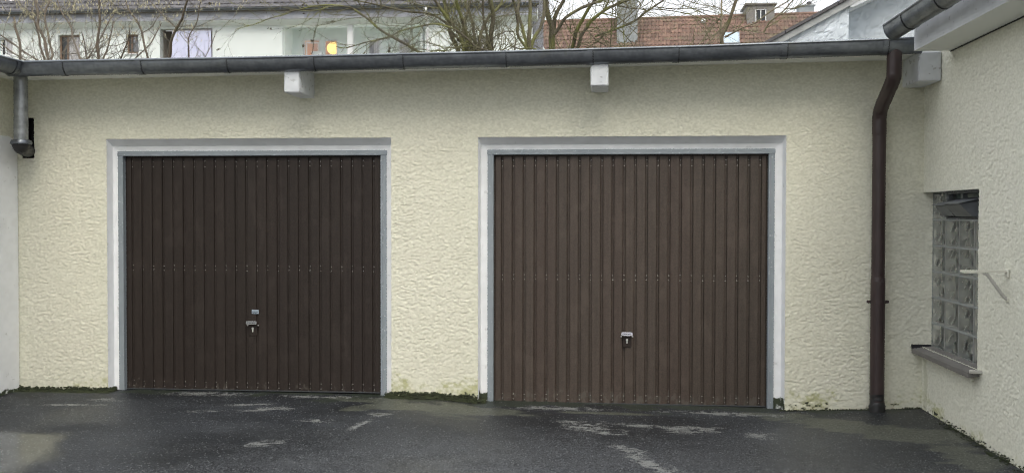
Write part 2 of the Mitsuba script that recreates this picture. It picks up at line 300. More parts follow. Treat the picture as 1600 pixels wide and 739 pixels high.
# ragged render edge round the openings
edge = .004 * (fb(X * 60, Z * 60, 0 * X + 5) - .5)
for d in (D1, D2):
    nz = np.abs(Z - HO) < .004; X[:] = X; Z = np.where(nz & (X > d['ol']) & (X < d['orr']), Z + edge * 1.6, Z)
    for e in (d['ol'], d['orr']): X = np.where((np.abs(X - e) < .003) & (Z < HO - .01), X + edge, X)
put('wall', grid_mesh(np.stack([X, Y, Z], -1), keep), 'mat_cream', GA, smooth=True, uv=None)
put('rear_wall', cat_([box(XL, 2.9, 4.75, 4.99, -.3, 2.6), box(XL - .25, XL - .03, .02, 4.75, -.3, 2.6), box(2.95, 3.2, .02, 4.75, -.3, 2.6)]), 'mat_cream', GA)
def sof(x): return 2.66 + (x + 4.62) * .0118
rim_x, rim_z = [-5.3, -4.62, -2.757, -.722, .744, 2.046, 2.4], [2.734, 2.738, 2.748, 2.769, 2.792, 2.824, 2.834]
rim = lambda x: np.interp(x, rim_x, rim_z)
put('soffit', hull([(x, y, sof(x) + dz) for x in (-5.3, 2.60) for y in (-.40, 4.99) for dz in (0, .02)]), 'mat_soffit', GA)
put('roof', hull([(x, y, sof(x) + dz + .02 * (y > 0)) for x in (-5.3, 2.60) for y in (-.385, 5.0) for dz in (.021, .066)]), 'mat_tar', GA)
bm = random.Random(3)
def beam(x0, x1, z0, z1, y0=-.43):
    m = cbox(x0, x1, y0, .02, z0, z1, .008)
    m = m.subdivide_to_size(.03); v = m.vertices
    v += (meshkit.noise(v * 28) - .5)[:, None] * np.array([.006, .006, .006]); m.vertices = v
    return put('beam', m, 'mat_beam', GA, smooth=40)
beam(-2.557, -2.432, 2.480, sof(-2.5)); beam(-.121, .017, 2.508, sof(0)); beam(2.345, 2.51, 2.523, sof(2.4))

def garage_door(d, look):
    D = holder('door', GA, look)
    ol, orr, fl, fr, zb = d['ol'], d['orr'], d['fl'], d['fr'], d['zb']
    il, ir, ih = fl + .048, fr - .048, HF - .043
    zf = zb - .06
    # white rendered reveal: splayed jambs and sloping head
    jl = sg.Polygon([(ol, .003), (ol + .016, .085), (fl + .002, .098), (fl + .002, .25), (ol - .03, .25), (ol - .03, .003)])
    jr = sg.Polygon([(orr, .003), (orr - .016, .085), (fr - .002, .098), (fr - .002, .25), (orr + .03, .25), (orr + .03, .003)])
    for pz in (jl, jr): put('reveal', extrude(pz, HO + .02 - zf, [[1, 0, 0, 0], [0, 1, 0, 0], [0, 0, 1, zf]]), 'mat_white', D)
    hd = sg.Polygon([(.003, HO), (.088, HO - .058), (.1, HF - .002), (.25, HF - .002), (.25, HO + .03), (.003, HO + .03)])
    put('lintel', extrude(hd, orr - ol + .05, [[0, 0, 1, ol - .025], [1, 0, 0, 0], [0, 1, 0, 0]]), 'mat_white', D)
    # steel frame
    def fr_(x0, x1, z0, z1): return cbox(x0, x1, .082, .16, z0, z1, .003)
    put('frame', cat_([fr_(fl, il, zf, HF - .044), cbox(il - .014, il + .001, .076, .083, zf, HF - .05, .002)]), 'mat_steel', D)
    put('frame', cat_([fr_(ir, fr, zf, HF - .044), cbox(ir - .001, ir + .014, .076, .083, zf, HF - .05, .002)]), 'mat_steel', D)
    put('frame', cat_([fr_(fl - .004, fr + .004, HF - .043, HF), cbox(fl + .05, fr - .05, .076, .083, HF - .042, HF - .030, .002)]), 'mat_steel', D)
    put('backing', box(il - .01, ir + .01, .1215 + d['dep'], .17, zb + .004, ih + .02), d['matn'], D)
    put('backing', cbox(il + .01, ir - .01, .112, .141, zb + .006, zb + .016, .002), 'mat_seam', D)
    pitch = 2.1220 / 23; grooves = [d['first'] + i * pitch for i in range(24)]
    edges = [il + .010] + grooves + [ir - .010]
    r = random.Random(int(fl * 100))
    for i in range(25):
        g = d['gw']; yb = .121 + d['dep']
        x0 = edges[i] + (g if i else 0); x1 = edges[i + 1] - (g if i < 24 else 0)
        dy, t = r.uniform(-.0015, .0015), r.uniform(-.0012, .0012)
        za, zt = zb + .014 + r.uniform(0, .003), ih - .012
        pr = [(x0, yb), (x0 + .003, .1235 + dy), (x0 + .008, .121 + dy - t), (x1 - .008, .121 + dy + t), (x1 - .004, .1235 + dy), (x1, yb)]
        put('slat', extrude(sg.Polygon(pr), zt - za, [[1, 0, 0, 0], [0, 1, 0, 0], [0, 0, 1, za]]), d['matn'], D)
    sc = []
    for gx_ in grooves:
        for z in (zb + .035, zb + .075, zb + 1.04, zb + 1.078, ih - .045, ih - .088):
            m = trimesh.creation.icosphere(1, .0036 if d['dep'] < .02 else .0044); m.apply_scale([1, .6, 1]); m.apply_translation((gx_ + r.uniform(-.001, .001), .1205 + d['dep'], z + r.uniform(-.004, .004))); sc.append(m)
    put('screw_heads', cat_(sc), 'mat_screw', D, kind='stuff')
    return D
DA = garage_door(D1, 'dark brown slatted up-and-over door, left of the two')
DB = garage_door(D2, 'lighter reddish brown slatted up-and-over door, right of the two')
def handle(D, x, z, bright):
    y = .117
    # escutcheon plate behind, T-handle bar in front with a printed label, profile cylinder below
    put('lock_plate', cbox(x - .036, x + .036, y - .006, y + .006, z - .115, z - .008, .003), 'mat_door_dark', D)
    bar = sg.box(x - .046, z - .014, x + .046, z + .014).buffer(-.010).buffer(.010)
    k = put('handle', cat_([extrude(bar, .014, XZ(y - .050)), cbox(x - .012, x + .012, y - .040, y, z - .012, z + .008, .002)]), 'mat_label' if bright else 'mat_chrome', D)
    pr = [extrude(sg.Point(x - .033, z).buffer(.0055).difference(sg.Point(x - .032, z).buffer(.003)), .0008, XZ(y - .0512))]
    for i in range(7):
        xx = x - .024 + i * .0083
        pr += [box(xx, xx + .0018, y - .0512, y - .0504, z - .0045, z + .0035), box(xx + .0044, xx + .0062, y - .0512, y - .0504, z - .0045, z + .0035), box(xx, xx + .0062, y - .0511, y - .0504, z + .0015, z + .0035)]
    put('handle_print', cat_(pr), 'mat_print', D)
    for s in (-1, 1):
        m = trimesh.creation.icosphere(1, .007); m.apply_scale([1, .6, 1]); m.apply_translation((x + s * .046, y - .006, z - .026)); put('bolt', m, 'mat_screw', D)
    cyl = sg.Point(x, z - .052).buffer(.0095).union(sg.box(x - .0055, z - .078, x + .0055, z - .055).union(sg.Point(x, z - .078).buffer(.0055)))
    put('lock_cylinder', extrude(cyl, .012, XZ(y - .014)), 'mat_screw', D)
handle(DA, D1['hx'], .588, False); handle(DB, D2['hx'], .530, True)
pl = cat_([cbox(-3.020, -2.958, .114, .123, .659, .696, .002)])
put('label_plate', pl, 'mat_label_grey', DA)
put('label_print', cat_([box(-3.014, -2.966, .1125, .1142, .674, .678), box(-3.010, -2.972, .1125, .1142, .664, .667)]), 'mat_print', DA)

# gutters, downpipes
ang = np.linspace(np.pi, 2 * np.pi, 15)
def gutter_profile(rx=.076, rz=.106, t=.003, a0=0):
    out = [(rx * math.cos(q), rz * math.sin(q)) for q in ang]; inn = [((rx - t) * math.cos(q), (rz - t) * math.sin(q)) for q in ang[::-1]]
    return out + inn
bead = [(.074 + .0105 * math.cos(q), .0 + .0105 * math.sin(q)) for q in np.linspace(0, 2 * np.pi, 11)[:-1]]
def gutter(parent, path, straps, label=None):
    path = np.array(path, float)
    k = put('gutter', sweep(gutter_profile(), path, True), 'mat_zinc', parent, smooth=35, label=label)
    put('bead', sweep(bead, path, True), 'mat_zinc', k, smooth=60)
    L = np.concatenate([[0], np.cumsum(np.linalg.norm(np.diff(path[:, :2], axis=0), axis=1))])
    at = lambda s: np.stack([np.interp(s, L, path[:, i]) for i in range(3)], -1)
    for s in straps:
        pr = [((.081) * math.cos(q), (.111) * math.sin(q)) for q in ang] + [(.077 * math.cos(q), .107 * math.sin(q)) for q in ang[::-1]]
        put('strap', sweep(pr, at(np.array([s - .021, s, s + .019])), True), 'mat_zinc', k, smooth=35)
        put('seam', sweep([(.0795 * math.cos(q), .1095 * math.sin(q)) for q in ang] + [(.077 * math.cos(q), .107 * math.sin(q)) for q in ang[::-1]], at(np.array([s + .0195, s + .0235, s + .0275])), True), 'mat_seam', k)
    return k
gxs = np.array([-4.86, -4.3, -3.6, -2.757, -1.7, -.722, 0, .744, 1.4, 2.046, 2.36])
gp = [(x, -.43, rim(x)) for x in gxs]
gutter(GA, gp, [x + 4.86 for x in (-4.383, -3.730, -3.023, -2.317, -1.606, -.797, -.125, .528, 1.342, 2.085)])
pts = smooth_path([(2.164, -.43, 2.76), (2.164, -.43, 2.60), (2.162, -.40, 2.53), (2.150, -.15, 2.365), (2.147, -.092, 2.29), (2.147, -.088, 2.2)], 6)
lower = np.array([(2.147, -.088, z) for z in np.linspace(2.17, 1.02, 12)])
DP = holder('downpipe', GA, 'dark brown downpipe with swan neck beside the right garage door')
put('swan_neck', tube(pts, .0545, 20), 'mat_brown_pipe', DP, smooth=50)
put('pipe', tube(lower, .0515, 20), 'mat_brown_pipe', DP, smooth=50)
put('pipe', tube([(2.147, -.088, z) for z in np.linspace(.995, -.03, 12)], .0555, 20), 'mat_brown_pipe', DP, smooth=50)
put('sleeve', tube([(2.147, -.088, 1.03), (2.147, -.088, 1.018), (2.147, -.088, 1.01), (2.147, -.088, .99)], [.049, .0535, .0535, .0565], 20), 'mat_brown_pipe', DP, smooth=30)
put('sleeve', tube([(2.147, -.088, 2.20), (2.147, -.088, 2.19), (2.147, -.088, 2.15), (2.147, -.088, 2.14)], [.0543, .0553, .0553, .0512], 20), 'mat_brown_pipe', DP, smooth=30)
put('clamp', cat_([tube([(2.147, -.088, .818), (2.147, -.088, .838)], .0605, 20), cbox(2.062, 2.09, -.098, -.076, .816, .84, .005), cbox(2.204, 2.232, -.098, -.076, .816, .84, .005), cbox(2.14, 2.154, -.04, .01, .82, .836, .002)]), 'mat_brown_pipe', DP, smooth=30)
fo = tube(smooth_path([(2.147, -.088, .10), (2.147, -.088, .05), (2.147, -.09, .0), (2.147, -.092, -.08)], 4), [.057] * 4 + [.0585] * 4 + [.062] * 4 + [.070], 24, wob=.25, seed=4)
put('foot', fo, 'mat_tar', DP, smooth=40)
# zinc downpipe in the left corner, running into a hole knocked in the wall
ZP = holder('downpipe', GA, 'grey zinc downpipe in the left corner ending in a dark collar')
put('pipe', tube([(-4.835, -.30, z) for z in (2.70, 2.55, 2.40, 2.29)], .0545, 20), 'mat_zinc_bright', ZP, smooth=50)
put('pipe', tube([(-4.835, -.30, z) for z in (2.31, 2.2, 2.09)], .0565, 20), 'mat_zinc_bright', ZP, smooth=50)
th = np.linspace(0, 2 * np.pi, 25)
put('collar', trimesh.creation.revolve([(.058, .032), (.078, .026), (.086, .006), (.084, -.006), (.058, -.008)], sections=28, transform=trimesh.transformations.translation_matrix((-4.835, -.30, 2.095))), 'mat_zinc', ZP, smooth=40)
put('funnel', tube(smooth_path([(-4.836, -.30, 2.092), (-4.84, -.29, 2.07), (-4.88, -.18, 2.05), (-4.935, -.02, 2.05), (-4.945, .12, 2.05)], 5), np.concatenate([np.linspace(.078, .058, 8), np.full(13, .0515)]), 20), 'mat_tar', ZP, smooth=50)
put('niche', cat_([box(-5.02, -4.88, .14, .16, 1.96, 2.36), box(-5.03, -5.0, .006, .15, 1.97, 2.355), box(-4.895, -4.87, .006, .15, 1.97, 2.355), box(-5.03, -4.87, .006, .15, 2.335, 2.36), box(-5.03, -4.87, .006, .15, 1.96, 1.99)]), 'mat_tar', GA, label='dark square hole beside the left downpipe')

# ------------------------------------------------------------------ right-hand building (at right angles)
AN = thing('annex', 'cream rendered building at right with glass block window and deep white eaves', 'building')
def side_wall(parent, x, sgn, y_fine, y_end, ztop, hole_yz=None, seed=3):
    ys = ticks(y_fine, .0, .0082, [hole_yz[0]] if hole_yz else []); zs = ticks(-.12, ztop, .0056, [hole_yz[2], hole_yz[3]] if hole_yz else [])
    Yg, Zg = np.meshgrid(ys, zs, indexing='ij'); Xg = x + sgn * plaster(Yg, Zg, seed)
    Zg = Zg - 1.3 * np.maximum(plaster(Yg, Zg, seed) + .001, 0) * ((np.abs(Zg - hole_yz[3]) > .012) * (np.abs(Zg - hole_yz[2]) > .012) if hole_yz else 1)
    kp = np.ones((len(ys) - 1, len(zs) - 1), bool)
    if hole_yz:
        cy, cz_ = (Yg[:-1, :-1] + Yg[1:, 1:]) / 2, (Zg[:-1, :-1] + Zg[1:, 1:]) / 2
        kp &= ~((cy > hole_yz[0]) & (cy < hole_yz[1]) & (cz_ > hole_yz[2]) & (cz_ < hole_yz[3]))
        e = .005 * (fb(Yg * 55, Zg * 55, 0 * Yg + 2) - .5)
        Zg = np.where((np.abs(Zg - hole_yz[3]) < .004) & (Yg > hole_yz[0]), Zg + e, Zg); Yg = np.where((np.abs(Yg - hole_yz[0]) < .003) & (Zg < hole_yz[3]) & (Zg > hole_yz[2]), Yg + e, Yg)
    m = grid_mesh(np.stack([Xg, Yg, Zg], -1), kp)
    if sgn < 0: m.invert()
    ys2, zs2 = ticks(y_end, y_fine, .04), ticks(-.12, ztop, .04)
    Y2, Z2 = np.meshgrid(ys2, zs2, indexing='ij')
    m2 = grid_mesh(np.stack([x + sgn * plaster(Y2, Z2, seed), Y2, Z2], -1))
    if sgn < 0: m2.invert()
    return put('wall', cat_([m, m2]), 'mat_cream', parent, smooth=True)
WIN = (-1.228, .2, .47, 1.692)
side_wall(AN, XR, -1, -2.3, -7.6, 2.80, WIN)
put('end_wall', box(XR, 8, -7.9, -7.6, -.3, 2.9), 'mat_cream', AN)
put('soffit', box(2.247, 2.56, -7.8, -.64, 2.714, 2.722), 'mat_soffit', AN)
put('eaves_trim', cbox(2.504, 2.511, -7.6, -.64, 2.706, 2.7138, .001), 'mat_seam', AN)
put('fascia', hull([(x, y, z) for x in (2.247, 2.275) for y in (-7.8, -.645) for z in (2.7145, 2.93)]), 'mat_beam', AN)
put('fascia', hull([(x, y, z) for x in (2.2755, 2.62) for y in (-.645, -.655) for z in (2.7225, 2.93)]), 'mat_beam', AN)
put('roof', hull([(2.20, -7.9, 2.935), (2.20, -.56, 2.935), (2.20, -7.9, 2.98), (2.20, -.56, 2.98), (6.5, -7.9, 4.7), (6.5, -.56, 4.7), (6.5, -7.9, 4.75), (6.5, -.56, 4.75)]), 'mat_dark_tile', AN)
gutter(AN, [(2.10, y, 2.902) for y in (-.66, -1.2, -2, -3.5, -5, -7.8)], [.42, 1.12, 1.82, 2.5, 3.2, 4.0], 'higher grey gutter running along the right-hand eaves')
capo = sg.Polygon([(.079 * math.cos(q), .109 * math.sin(q)) for q in ang])
put('gutter_end', extrude(capo, .006, [[1, 0, 0, 2.10], [0, 0, -1, -.654], [0, 1, 0, 2.902]]), 'mat_zinc', AN)
W = holder('window', AN, 'recessed glass block window with ventilation flaps at its top')
gxp = 2.585
rr = random.Random(11)
def fix(m, tr, e):
    # sides of the glass pane face outwards
    ax, sg_ = (1, 2)[tr], (-1 if e == 0 else 1)
    if m.face_normals[:, ax].mean() * sg_ < 0: m.invert()
    return m
def block_mesh(y0, y1, z0, z1, seed):
    n = 34
    ys, zs = np.linspace(y0, y1, n), np.linspace(z0, z1, n); Yg, Zg = np.meshgrid(ys, zs, indexing='ij')
    u, v = (Yg - y0) / (y1 - y0), (Zg - z0) / (z1 - z0)
    w = fb(u * 3.0 + seed, v * 2.2, 0 * u + 7.7) - .5
    q = np.sin((u * 2.0 + v * 1.1 + w * .9) * 9.0) * np.clip(np.sin(v * 9 + w * 4 + seed) * 2 + .9, 0, 1)
    inside = np.clip(np.minimum(np.minimum(u, 1 - u), np.minimum(v, 1 - v)) / .10, 0, 1)
    dx = -.010 * np.sin(inside * np.pi / 2) + .010 - .0085 * np.clip(q * 2.2, -.4, 1) * (inside > .9) * np.clip(1.5 - u * 1.3, .3, 1)
    front = np.stack([gxp + dx, Yg, Zg], -1)
    back = np.stack([np.full_like(Yg, gxp + .026), Yg, Zg], -1)
    F1 = grid_mesh(front); F1.invert(); F2 = grid_mesh(back)
    sides = []
    for e in (np.s_[0], np.s_[-1]):
        for tr in (0, 1):
            A, B = (front[e], back[e]) if tr == 0 else (front[:, e], back[:, e])
            sides.append((grid_mesh(np.stack([A, B], 1)), tr, e))
    m = cat_([F1, F2] + [fix(*q_) for q_ in sides]); m.merge_vertices(digits_vertex=7); c = m.triangles_center - m.vertices.mean(0)
    return m if m.volume > 0 else m
for c_ in range(4):
    for r_ in range(6):
        if r_ == 5 and c_ > 0: continue
        y1 = -.008 - c_ * .31; y0 = y1 - .294; z0 = .462 + r_ * .2045; z1 = z0 + .190
        put('glass_block', block_mesh(max(y0, -1.30), y1, z0, z1, rr.uniform(0, 9)), 'mat_block_glass', W, smooth=30)
put('back_pane', box(gxp + .076, gxp + .084, -1.30, .0, .44, 1.69), 'mat_back_glass', W)
mo = [box(gxp + .003, gxp + .078, -1.26, .0, .44 + r_ * .2045 + .008, .44 + r_ * .2045 + .0205) for r_ in range(6)]
mo += [box(gxp + .0045, gxp + .078, -.3185 - c_ * .31, -.3025 - c_ * .31, .46, 1.692 if c_ == 0 else 1.4825) for c_ in range(3)]
put('mortar', cat_(mo + [box(gxp + .004, gxp + .07, -.0075, -.001, .46, 1.69)]), 'mat_mortar', W)
put('threshold', cbox(gxp - .018, gxp + .05, -1.30, .0, .442, .466, .003), 'mat_white', W)
put('room', cat_([box(gxp + .5, gxp + .52, -1.5, .1, .3, 1.9)]), 'mat_curtain', W)
put('reveal', box(XR + .006, 2.95, -1.5, -1.2295, .40, 1.80), 'mat_cream', W)
put('lintel', box(XR + .006, 2.95, -1.5, .0, 1.6925, 1.80), 'mat_soffit', W)
put('sill', hull([(2.435, -1.29, .452), (2.435, -.004, .452), (2.435, -1.29, .418), (2.435, -.004, .418), (2.455, -1.29, .418), (2.455, -.004, .418), (2.60, -1.228, .474), (2.60, -.004, .474), (2.60, -1.228, .43), (2.60, -.004, .43), (2.50, -1.29, .463), (2.50, -1.29, .43)]), 'mat_sill', W)
put('sill_end', cat_([cbox(2.44, 2.56, -1.33, -1.292, .452, .474, .003)]), 'mat_strut', W)
put('sill_end', cat_([cbox(2.43, 2.585, -.014, -.006, .453, .484, .002)]), 'mat_black', W)
def vent(ya, yb, out, zt, zb_):
    pr = sg.Polygon([(gxp + .03, zb_), (gxp - .03, zb_ + .004), (gxp - out + .02, zt - .01), (gxp - out + .02, zt), (gxp + .03, zt + .03)])
    hood = extrude(sg.Polygon([(gxp - out, zt), (gxp - out, zt + .007), (gxp + .05, zt + .05), (gxp + .05, zt + .043)]), yb - ya + .03, [[1, 0, 0, 0], [0, 0, 1, ya - .015], [0, 1, 0, 0]])
    put('vent_flap', cat_([extrude(pr, yb - ya, [[1, 0, 0, 0], [0, 0, 1, ya], [0, 1, 0, 0]]), hood]), 'mat_vent', W)
vent(-.60, -.34, .10, 1.585, 1.505); vent(-1.0, -.66, .135, 1.592, 1.500)
put('vent_frame', cat_([cbox(gxp + .01, gxp + .05, -1.26, -.32, 1.484, 1.498, .003), cbox(gxp + .01, gxp + .05, -1.26, -.32, 1.672, 1.69, .003), cbox(gxp + .011, gxp + .049, -.66, -.63, 1.499, 1.671, .003), cbox(gxp + .011, gxp + .049, -.345, -.32, 1.499, 1.671, .003)]), 'mat_vent', W)
put('vent_shaft', cat_([box(gxp + .45, gxp + .47, -1.3, -.31, 1.3, 1.8), box(gxp + .08, gxp + .45, -1.3, -.31, 1.475, 1.482)]), 'mat_concrete', W)

HK = thing('wall_bracket', 'small off-white metal arm bracket fixed to the cream wall beside the glass block window', 'bracket')
arm = sg.Polygon([(2.225, 1.158), (2.245, 1.150), (2.37, 1.152), (2.51, 1.160), (2.51, 1.168), (2.245, 1.170), (2.228, 1.167)])
put('arm', extrude(arm, .03, [[1, 0, 0, 0], [0, 0, 1, -1.775], [0, 1, 0, 0]]), 'mat_ivory', HK)
put('strut', tube([(2.36, -1.76, 1.150), (2.385, -1.76, 1.143), (2.475, -1.76, 1.018), (2.49, -1.76, .998), (2.512, -1.76, .985)], 0.011, 8), 'mat_strut', HK, smooth=40)
put('wall_plate', cat_([cbox(2.50, 2.514, -1.785, -1.735, 1.125, 1.178, .004)]), 'mat_ivory', HK)
put('wall_plate', cat_([cbox(2.503, 2.514, -1.775, -1.745, .970, .999, .003)]), 'mat_ivory', HK)

# ------------------------------------------------------------------ left-hand building
LB = thing('outbuilding', 'cream wall with white door surround cut off at the left edge', 'building')
side_wall(LB, XL, 1, -.9, -7.6, 2.66, None, 5)
put('door_surround', extrude(sg.box(-.75, -.3, -.012, 2.168).difference(sg.box(-.16, 2.03, .1, 2.3)).union(sg.box(-.4, 1.9, -.012, 2.03)).union(sg.Point(-.15, 2.03).buffer(.138)), .022, YZ(XL - .002)), 'mat_white', LB)
put('door_surround', extrude(sg.box(-3.6, 1.95, -.7505, 2.168), .022, YZ(XL - .002)), 'mat_white', LB)
put('soffit', box(-5.4, -4.78, -7.7, -.42, 2.66, 2.68), 'mat_soffit', LB)
put('roof', hull([(-4.76, -7.8, 2.685), (-4.76, -.43, 2.685), (-4.76, -7.8, 2.73), (-4.76, -.43, 2.73), (-8, -7.8, 2.9), (-8, -.43, 2.9), (-8, -7.8, 2.68), (-8, -.43, 2.68)]), 'mat_tar', LB)
gutter(LB, [(-4.775, y, 2.738) for y in (-7.8, -5, -3, -1.5, -.8, -.36)], [3.0, 4.6, 6.0, 6.83, 7.25], 'grey gutter of the left wall meeting the long one in the corner')

# ------------------------------------------------------------------ moss, crumbs at the wall foot
def crumbs(n, place, size, seed, flat=.8):
    r = random.Random(seed); out = []
    base = trimesh.creation.icosphere(0, 1.0)
    for _ in range(n):
        p = place(r)
        if p is None: continue
        m = base.copy(); s = r.uniform(*size) * (p[3] if len(p) > 3 else 1)
        m.vertices = m.vertices * (s * np.array([r.uniform(.6, 1.4), r.uniform(.6, 1.4), r.uniform(.5, 1.2) * flat])) + np.random.RandomState(r.randrange(1 << 30)).normal(0, s * .18, m.vertices.shape)
        m.apply_translation(p[:3]); out.append(m)
    return cat_(out)
def clump(x): return meshkit.fbm(np.array([x * 2.3, 0, 0]), 4, 6)
def moss_at(r):
    k = r.random()
    if k < .34: x, d, h = r.uniform(-1.79, -1.06), r.random() ** 2 * .07, .05
    elif k < .62: x, d, h = r.uniform(-5.05, -4.2), r.random() ** 1.5 * .09, .035
    elif k < .72: x, d, h = r.uniform(1.40, 2.52), r.random() ** 2 * .035, .010
    elif k < .82: x, d, h = r.choice([r.uniform(-4.25, -4.19), r.uniform(-1.84, -1.78), r.uniform(-1.06, -.99)]), r.uniform(-.06, .03), .022
    else:
        y = -r.random() ** .7 * 3.2; d = r.random() ** 2 * .07
        if clump(y + 30) < .52 - .10 * min(1, max(0, (-y - .8))): return None
        x = XR - .006 - d * .8; return (x, y, float(yard_z(np.array(x), np.array(y))) + r.random() ** 2 * .035 * (1 - d / .08), .75)
    if clump(x) < .36 + .1 * r.random(): return None
    y = -.004 - d; return (x, y, float(yard_z(np.array(x), np.array(y))) + r.random() ** 1.6 * h * max(0, 1 - d / .08), .55 if x > 1.4 else 1)
put('moss', crumbs(5200, moss_at, (.004, .0115), 21), 'mat_moss', kind='stuff', label='dark green moss growing along the foot of the walls', cat='moss')

# ------------------------------------------------------------------ background houses
def tile_slope(p0, U, S, width, length, col, row, amp=.03, lip=.035):
    U, S = np.array(U, float), np.array(S, float); N = np.cross(U, S)
    nu, ns = int(width / col), int(length / row)
    u = np.linspace(0, nu * col, nu * 6 + 1)
    s = np.sort(np.concatenate([np.arange(ns) * row, np.arange(1, ns + 1) * row - .004]))
    Ug, Sg = np.meshgrid(u, s, indexing='ij')
    jit = (meshkit.noise(np.stack([np.floor(Ug / col) * 3.1, np.floor(Sg / row + 1e-6) * 2.7, 0 * Ug], -1)) - .5)
    fr = (Sg / row + 1e-6) % 1
    ph = (Ug / col) % 1
    h = amp * (.5 + .5 * np.sin(2 * np.pi * ph)) ** 1.3 + lip * (1 - fr) + .012 * jit
    Sg2 = Sg + .03 * jit - .03 * np.sin(2 * np.pi * ph) * (fr < .5)
    P = np.array(p0, float) + Ug[..., None] * U + Sg2[..., None] * S + h[..., None] * N
    uv = np.stack([Ug / col + 1e-4, Sg / row + 1e-4], -1).reshape(-1, 2)
    return grid_mesh(P), uv
def ring(x0, x1, z0, z1, w): return sg.box(x0, z0, x1, z1).difference(sg.box(x0 + w, z0 + w, x1 - w, z1 - w))

MH = thing('apartment_house', 'pale mint rendered house with dark tiled roof, loggias and one lit window, behind the bushes', 'house')
front = sg.box(-30, -.3, -3.0, 9.44)
wins = [(-26.1, -25.47, 8.3, 9.08), (-23.42, -22.45, 7.6, 9.16), (-20.4, -19.86, 8.33, 9.15), (-5.95, -4.75, 7.4, 8.85)]
for w in wins: front = front.difference(sg.box(w[0], w[2], w[1], w[3]))
front = front.difference(sg.box(-18.9, 7.0, -16.6, 9.35)).difference(sg.box(-13.57, 7.2, -7.5, 9.42))
put('wall', extrude(front, .35, XZ(34)), 'mat_mint', MH)
put('wall', cat_([box(-3.35, -3.02, 34.36, 48, -.3, 9.6), box(-30, -3.36, 47.6, 48, -.3, 9.6), box(-30, -29.6, 34.36, 47.6, -.3, 9.6)]), 'mat_mint', MH)
put('gable_cladding', extrude(sg.Polygon([(33.97, 5.5), (40.8, 5.5), (40.8, 15.7), (33.97, 10.4)]), .03, YZ(-3.018)), 'mat_slate_gable', MH)
gl = []
for k in range(-30, 60):   # raised diagonal slate edges on the gable
    a0 = k * .36
    for sgn in (1, -1):
        ln = sg.LineString([(33, 5 + a0 - 8 * (sgn < 0)), (44, 5 + a0 + sgn * 11 * .9)]).buffer(.011).intersection(sg.Polygon([(33.98, 5.6), (40.7, 5.6), (40.7, 15.5), (33.98, 10.3)]))
        if not ln.is_empty: gl.append(extrude(ln, .012, YZ(-2.989 + (.001 if sgn > 0 else .0))))
put('cladding_joint', cat_(gl), 'mat_joint', MH, kind='stuff')
put('cornice', hull([(x, y, z) for x in (-30.5, -2.8) for (y, z) in ((33.555, 9.612), (33.99, 9.415), (33.99, 9.90), (33.555, 9.90))]), 'mat_mint', MH)
put('fascia', box(-30.5, -2.8, 33.50, 33.552, 9.605, 9.93), 'mat_slate', MH)
put('eaves_board', box(-30.5, -2.8, 33.34, 34.2, 9.932, 9.968), 'mat_dark_wood', MH)
U_, S_ = np.array([1, 0, 0.0]), np.array([0, .788, .615])
m, uv = tile_slope((-30.6, 33.34, 10.05), U_, S_, 27.9, 8.2, .30, .36)
rk = put('roof', m, 'mat_dark_tile', MH, smooth=True, uv=uv)
put('roof', hull([(x, y, z) for x in (-30.6, -2.72) for (y, z) in ((33.36, 9.97), (33.36, 10.068), (39.84, 15.09), (39.84, 15.03), (42.1, 16.8))]), 'mat_dark_wood', MH)
put('gutter', sweep(gutter_profile(.07, .11), [(-30.6, 33.28, 10.05), (-16, 33.28, 10.05), (-2.7, 33.28, 10.05)], True), 'mat_zinc', MH, smooth=30)
for i in range(14):
    x = -29.4 + i * 2.0
    put('gutter_bracket', box(x, x + .035, 33.17, 33.19, 9.92, 10.06), 'mat_zinc', MH)
for w, fm, pm in zip(wins, ('mat_frame_white', 'mat_frame_brown', 'mat_frame_brown', 'mat_frame_white'), ('mat_curtain', 'mat_curtain', 'mat_glass_dark', 'mat_curtain')):
    f = put('window', extrude(ring(*w, .07), .06, XZ(34.16)), fm, MH)
    mid = w[0] + (w[1] - w[0]) * .35
    put('pane', box(w[0] + .07, mid - .03, 34.20, 34.212, w[2] + .07, w[3] - .07), 'mat_glass_dark', f)
    put('pane', box(mid + .03, w[1] - .07, 34.20, 34.212, w[2] + .07, w[3] - .07), 'mat_pane', f)
    put('curtain', box(mid - .02, w[1] - .03, 34.26, 34.275, w[2] + .02, w[3] - .02), pm, f)
    put('mullion', box(mid - .028, mid + .028, 34.165, 34.215, w[2] + .071, w[3] - .071), fm, f)
    put('sill', box(w[0] - .06, w[1] + .06, 33.93, 34.15, w[2] - .05, w[2] - .005), 'mat_frame_white', f)
# first loggia with a pale lilac sheet
put('loggia_wall', cat_([box(-19.0, -18.905, 34.351, 36, 6.9, 9.5), box(-16.595, -16.5, 34.351, 36, 6.9, 9.5), box(-19, -16.5, 36.001, 36.1, 6.9, 9.5), box(-19, -16.5, 34.351, 36, 9.40, 9.5), box(-19, -16.5, 34.351, 36, 6.9, 7.0)]), 'mat_tan', MH)
sh = np.zeros((30, 24, 3)); su, sv = np.meshgrid(np.linspace(0, 1, 30), np.linspace(0, 1, 24), indexing='ij')
sh[..., 0] = -18.32 - .22 * (1 - sv) + su * (1.70 + .22 * (1 - sv)); sh[..., 2] = 7.1 + sv * 2.13; sh[..., 1] = 33.93 + .05 * np.sin(su * 20 + sv * 2) * (1.1 - sv) + .02 * np.sin(sv * 6)
shade = thing('sun_blind', 'pale lilac cloth blind hung across the loggia of the mint house', 'blind')
put('cloth', grid_mesh(sh), 'mat_sheet', shade, smooth=True)
put('rail', tube([(-18.6, 33.95, 9.25), (-16.6, 33.95, 9.25)], .03, 8), 'mat_grey_panel', shade, smooth=True)
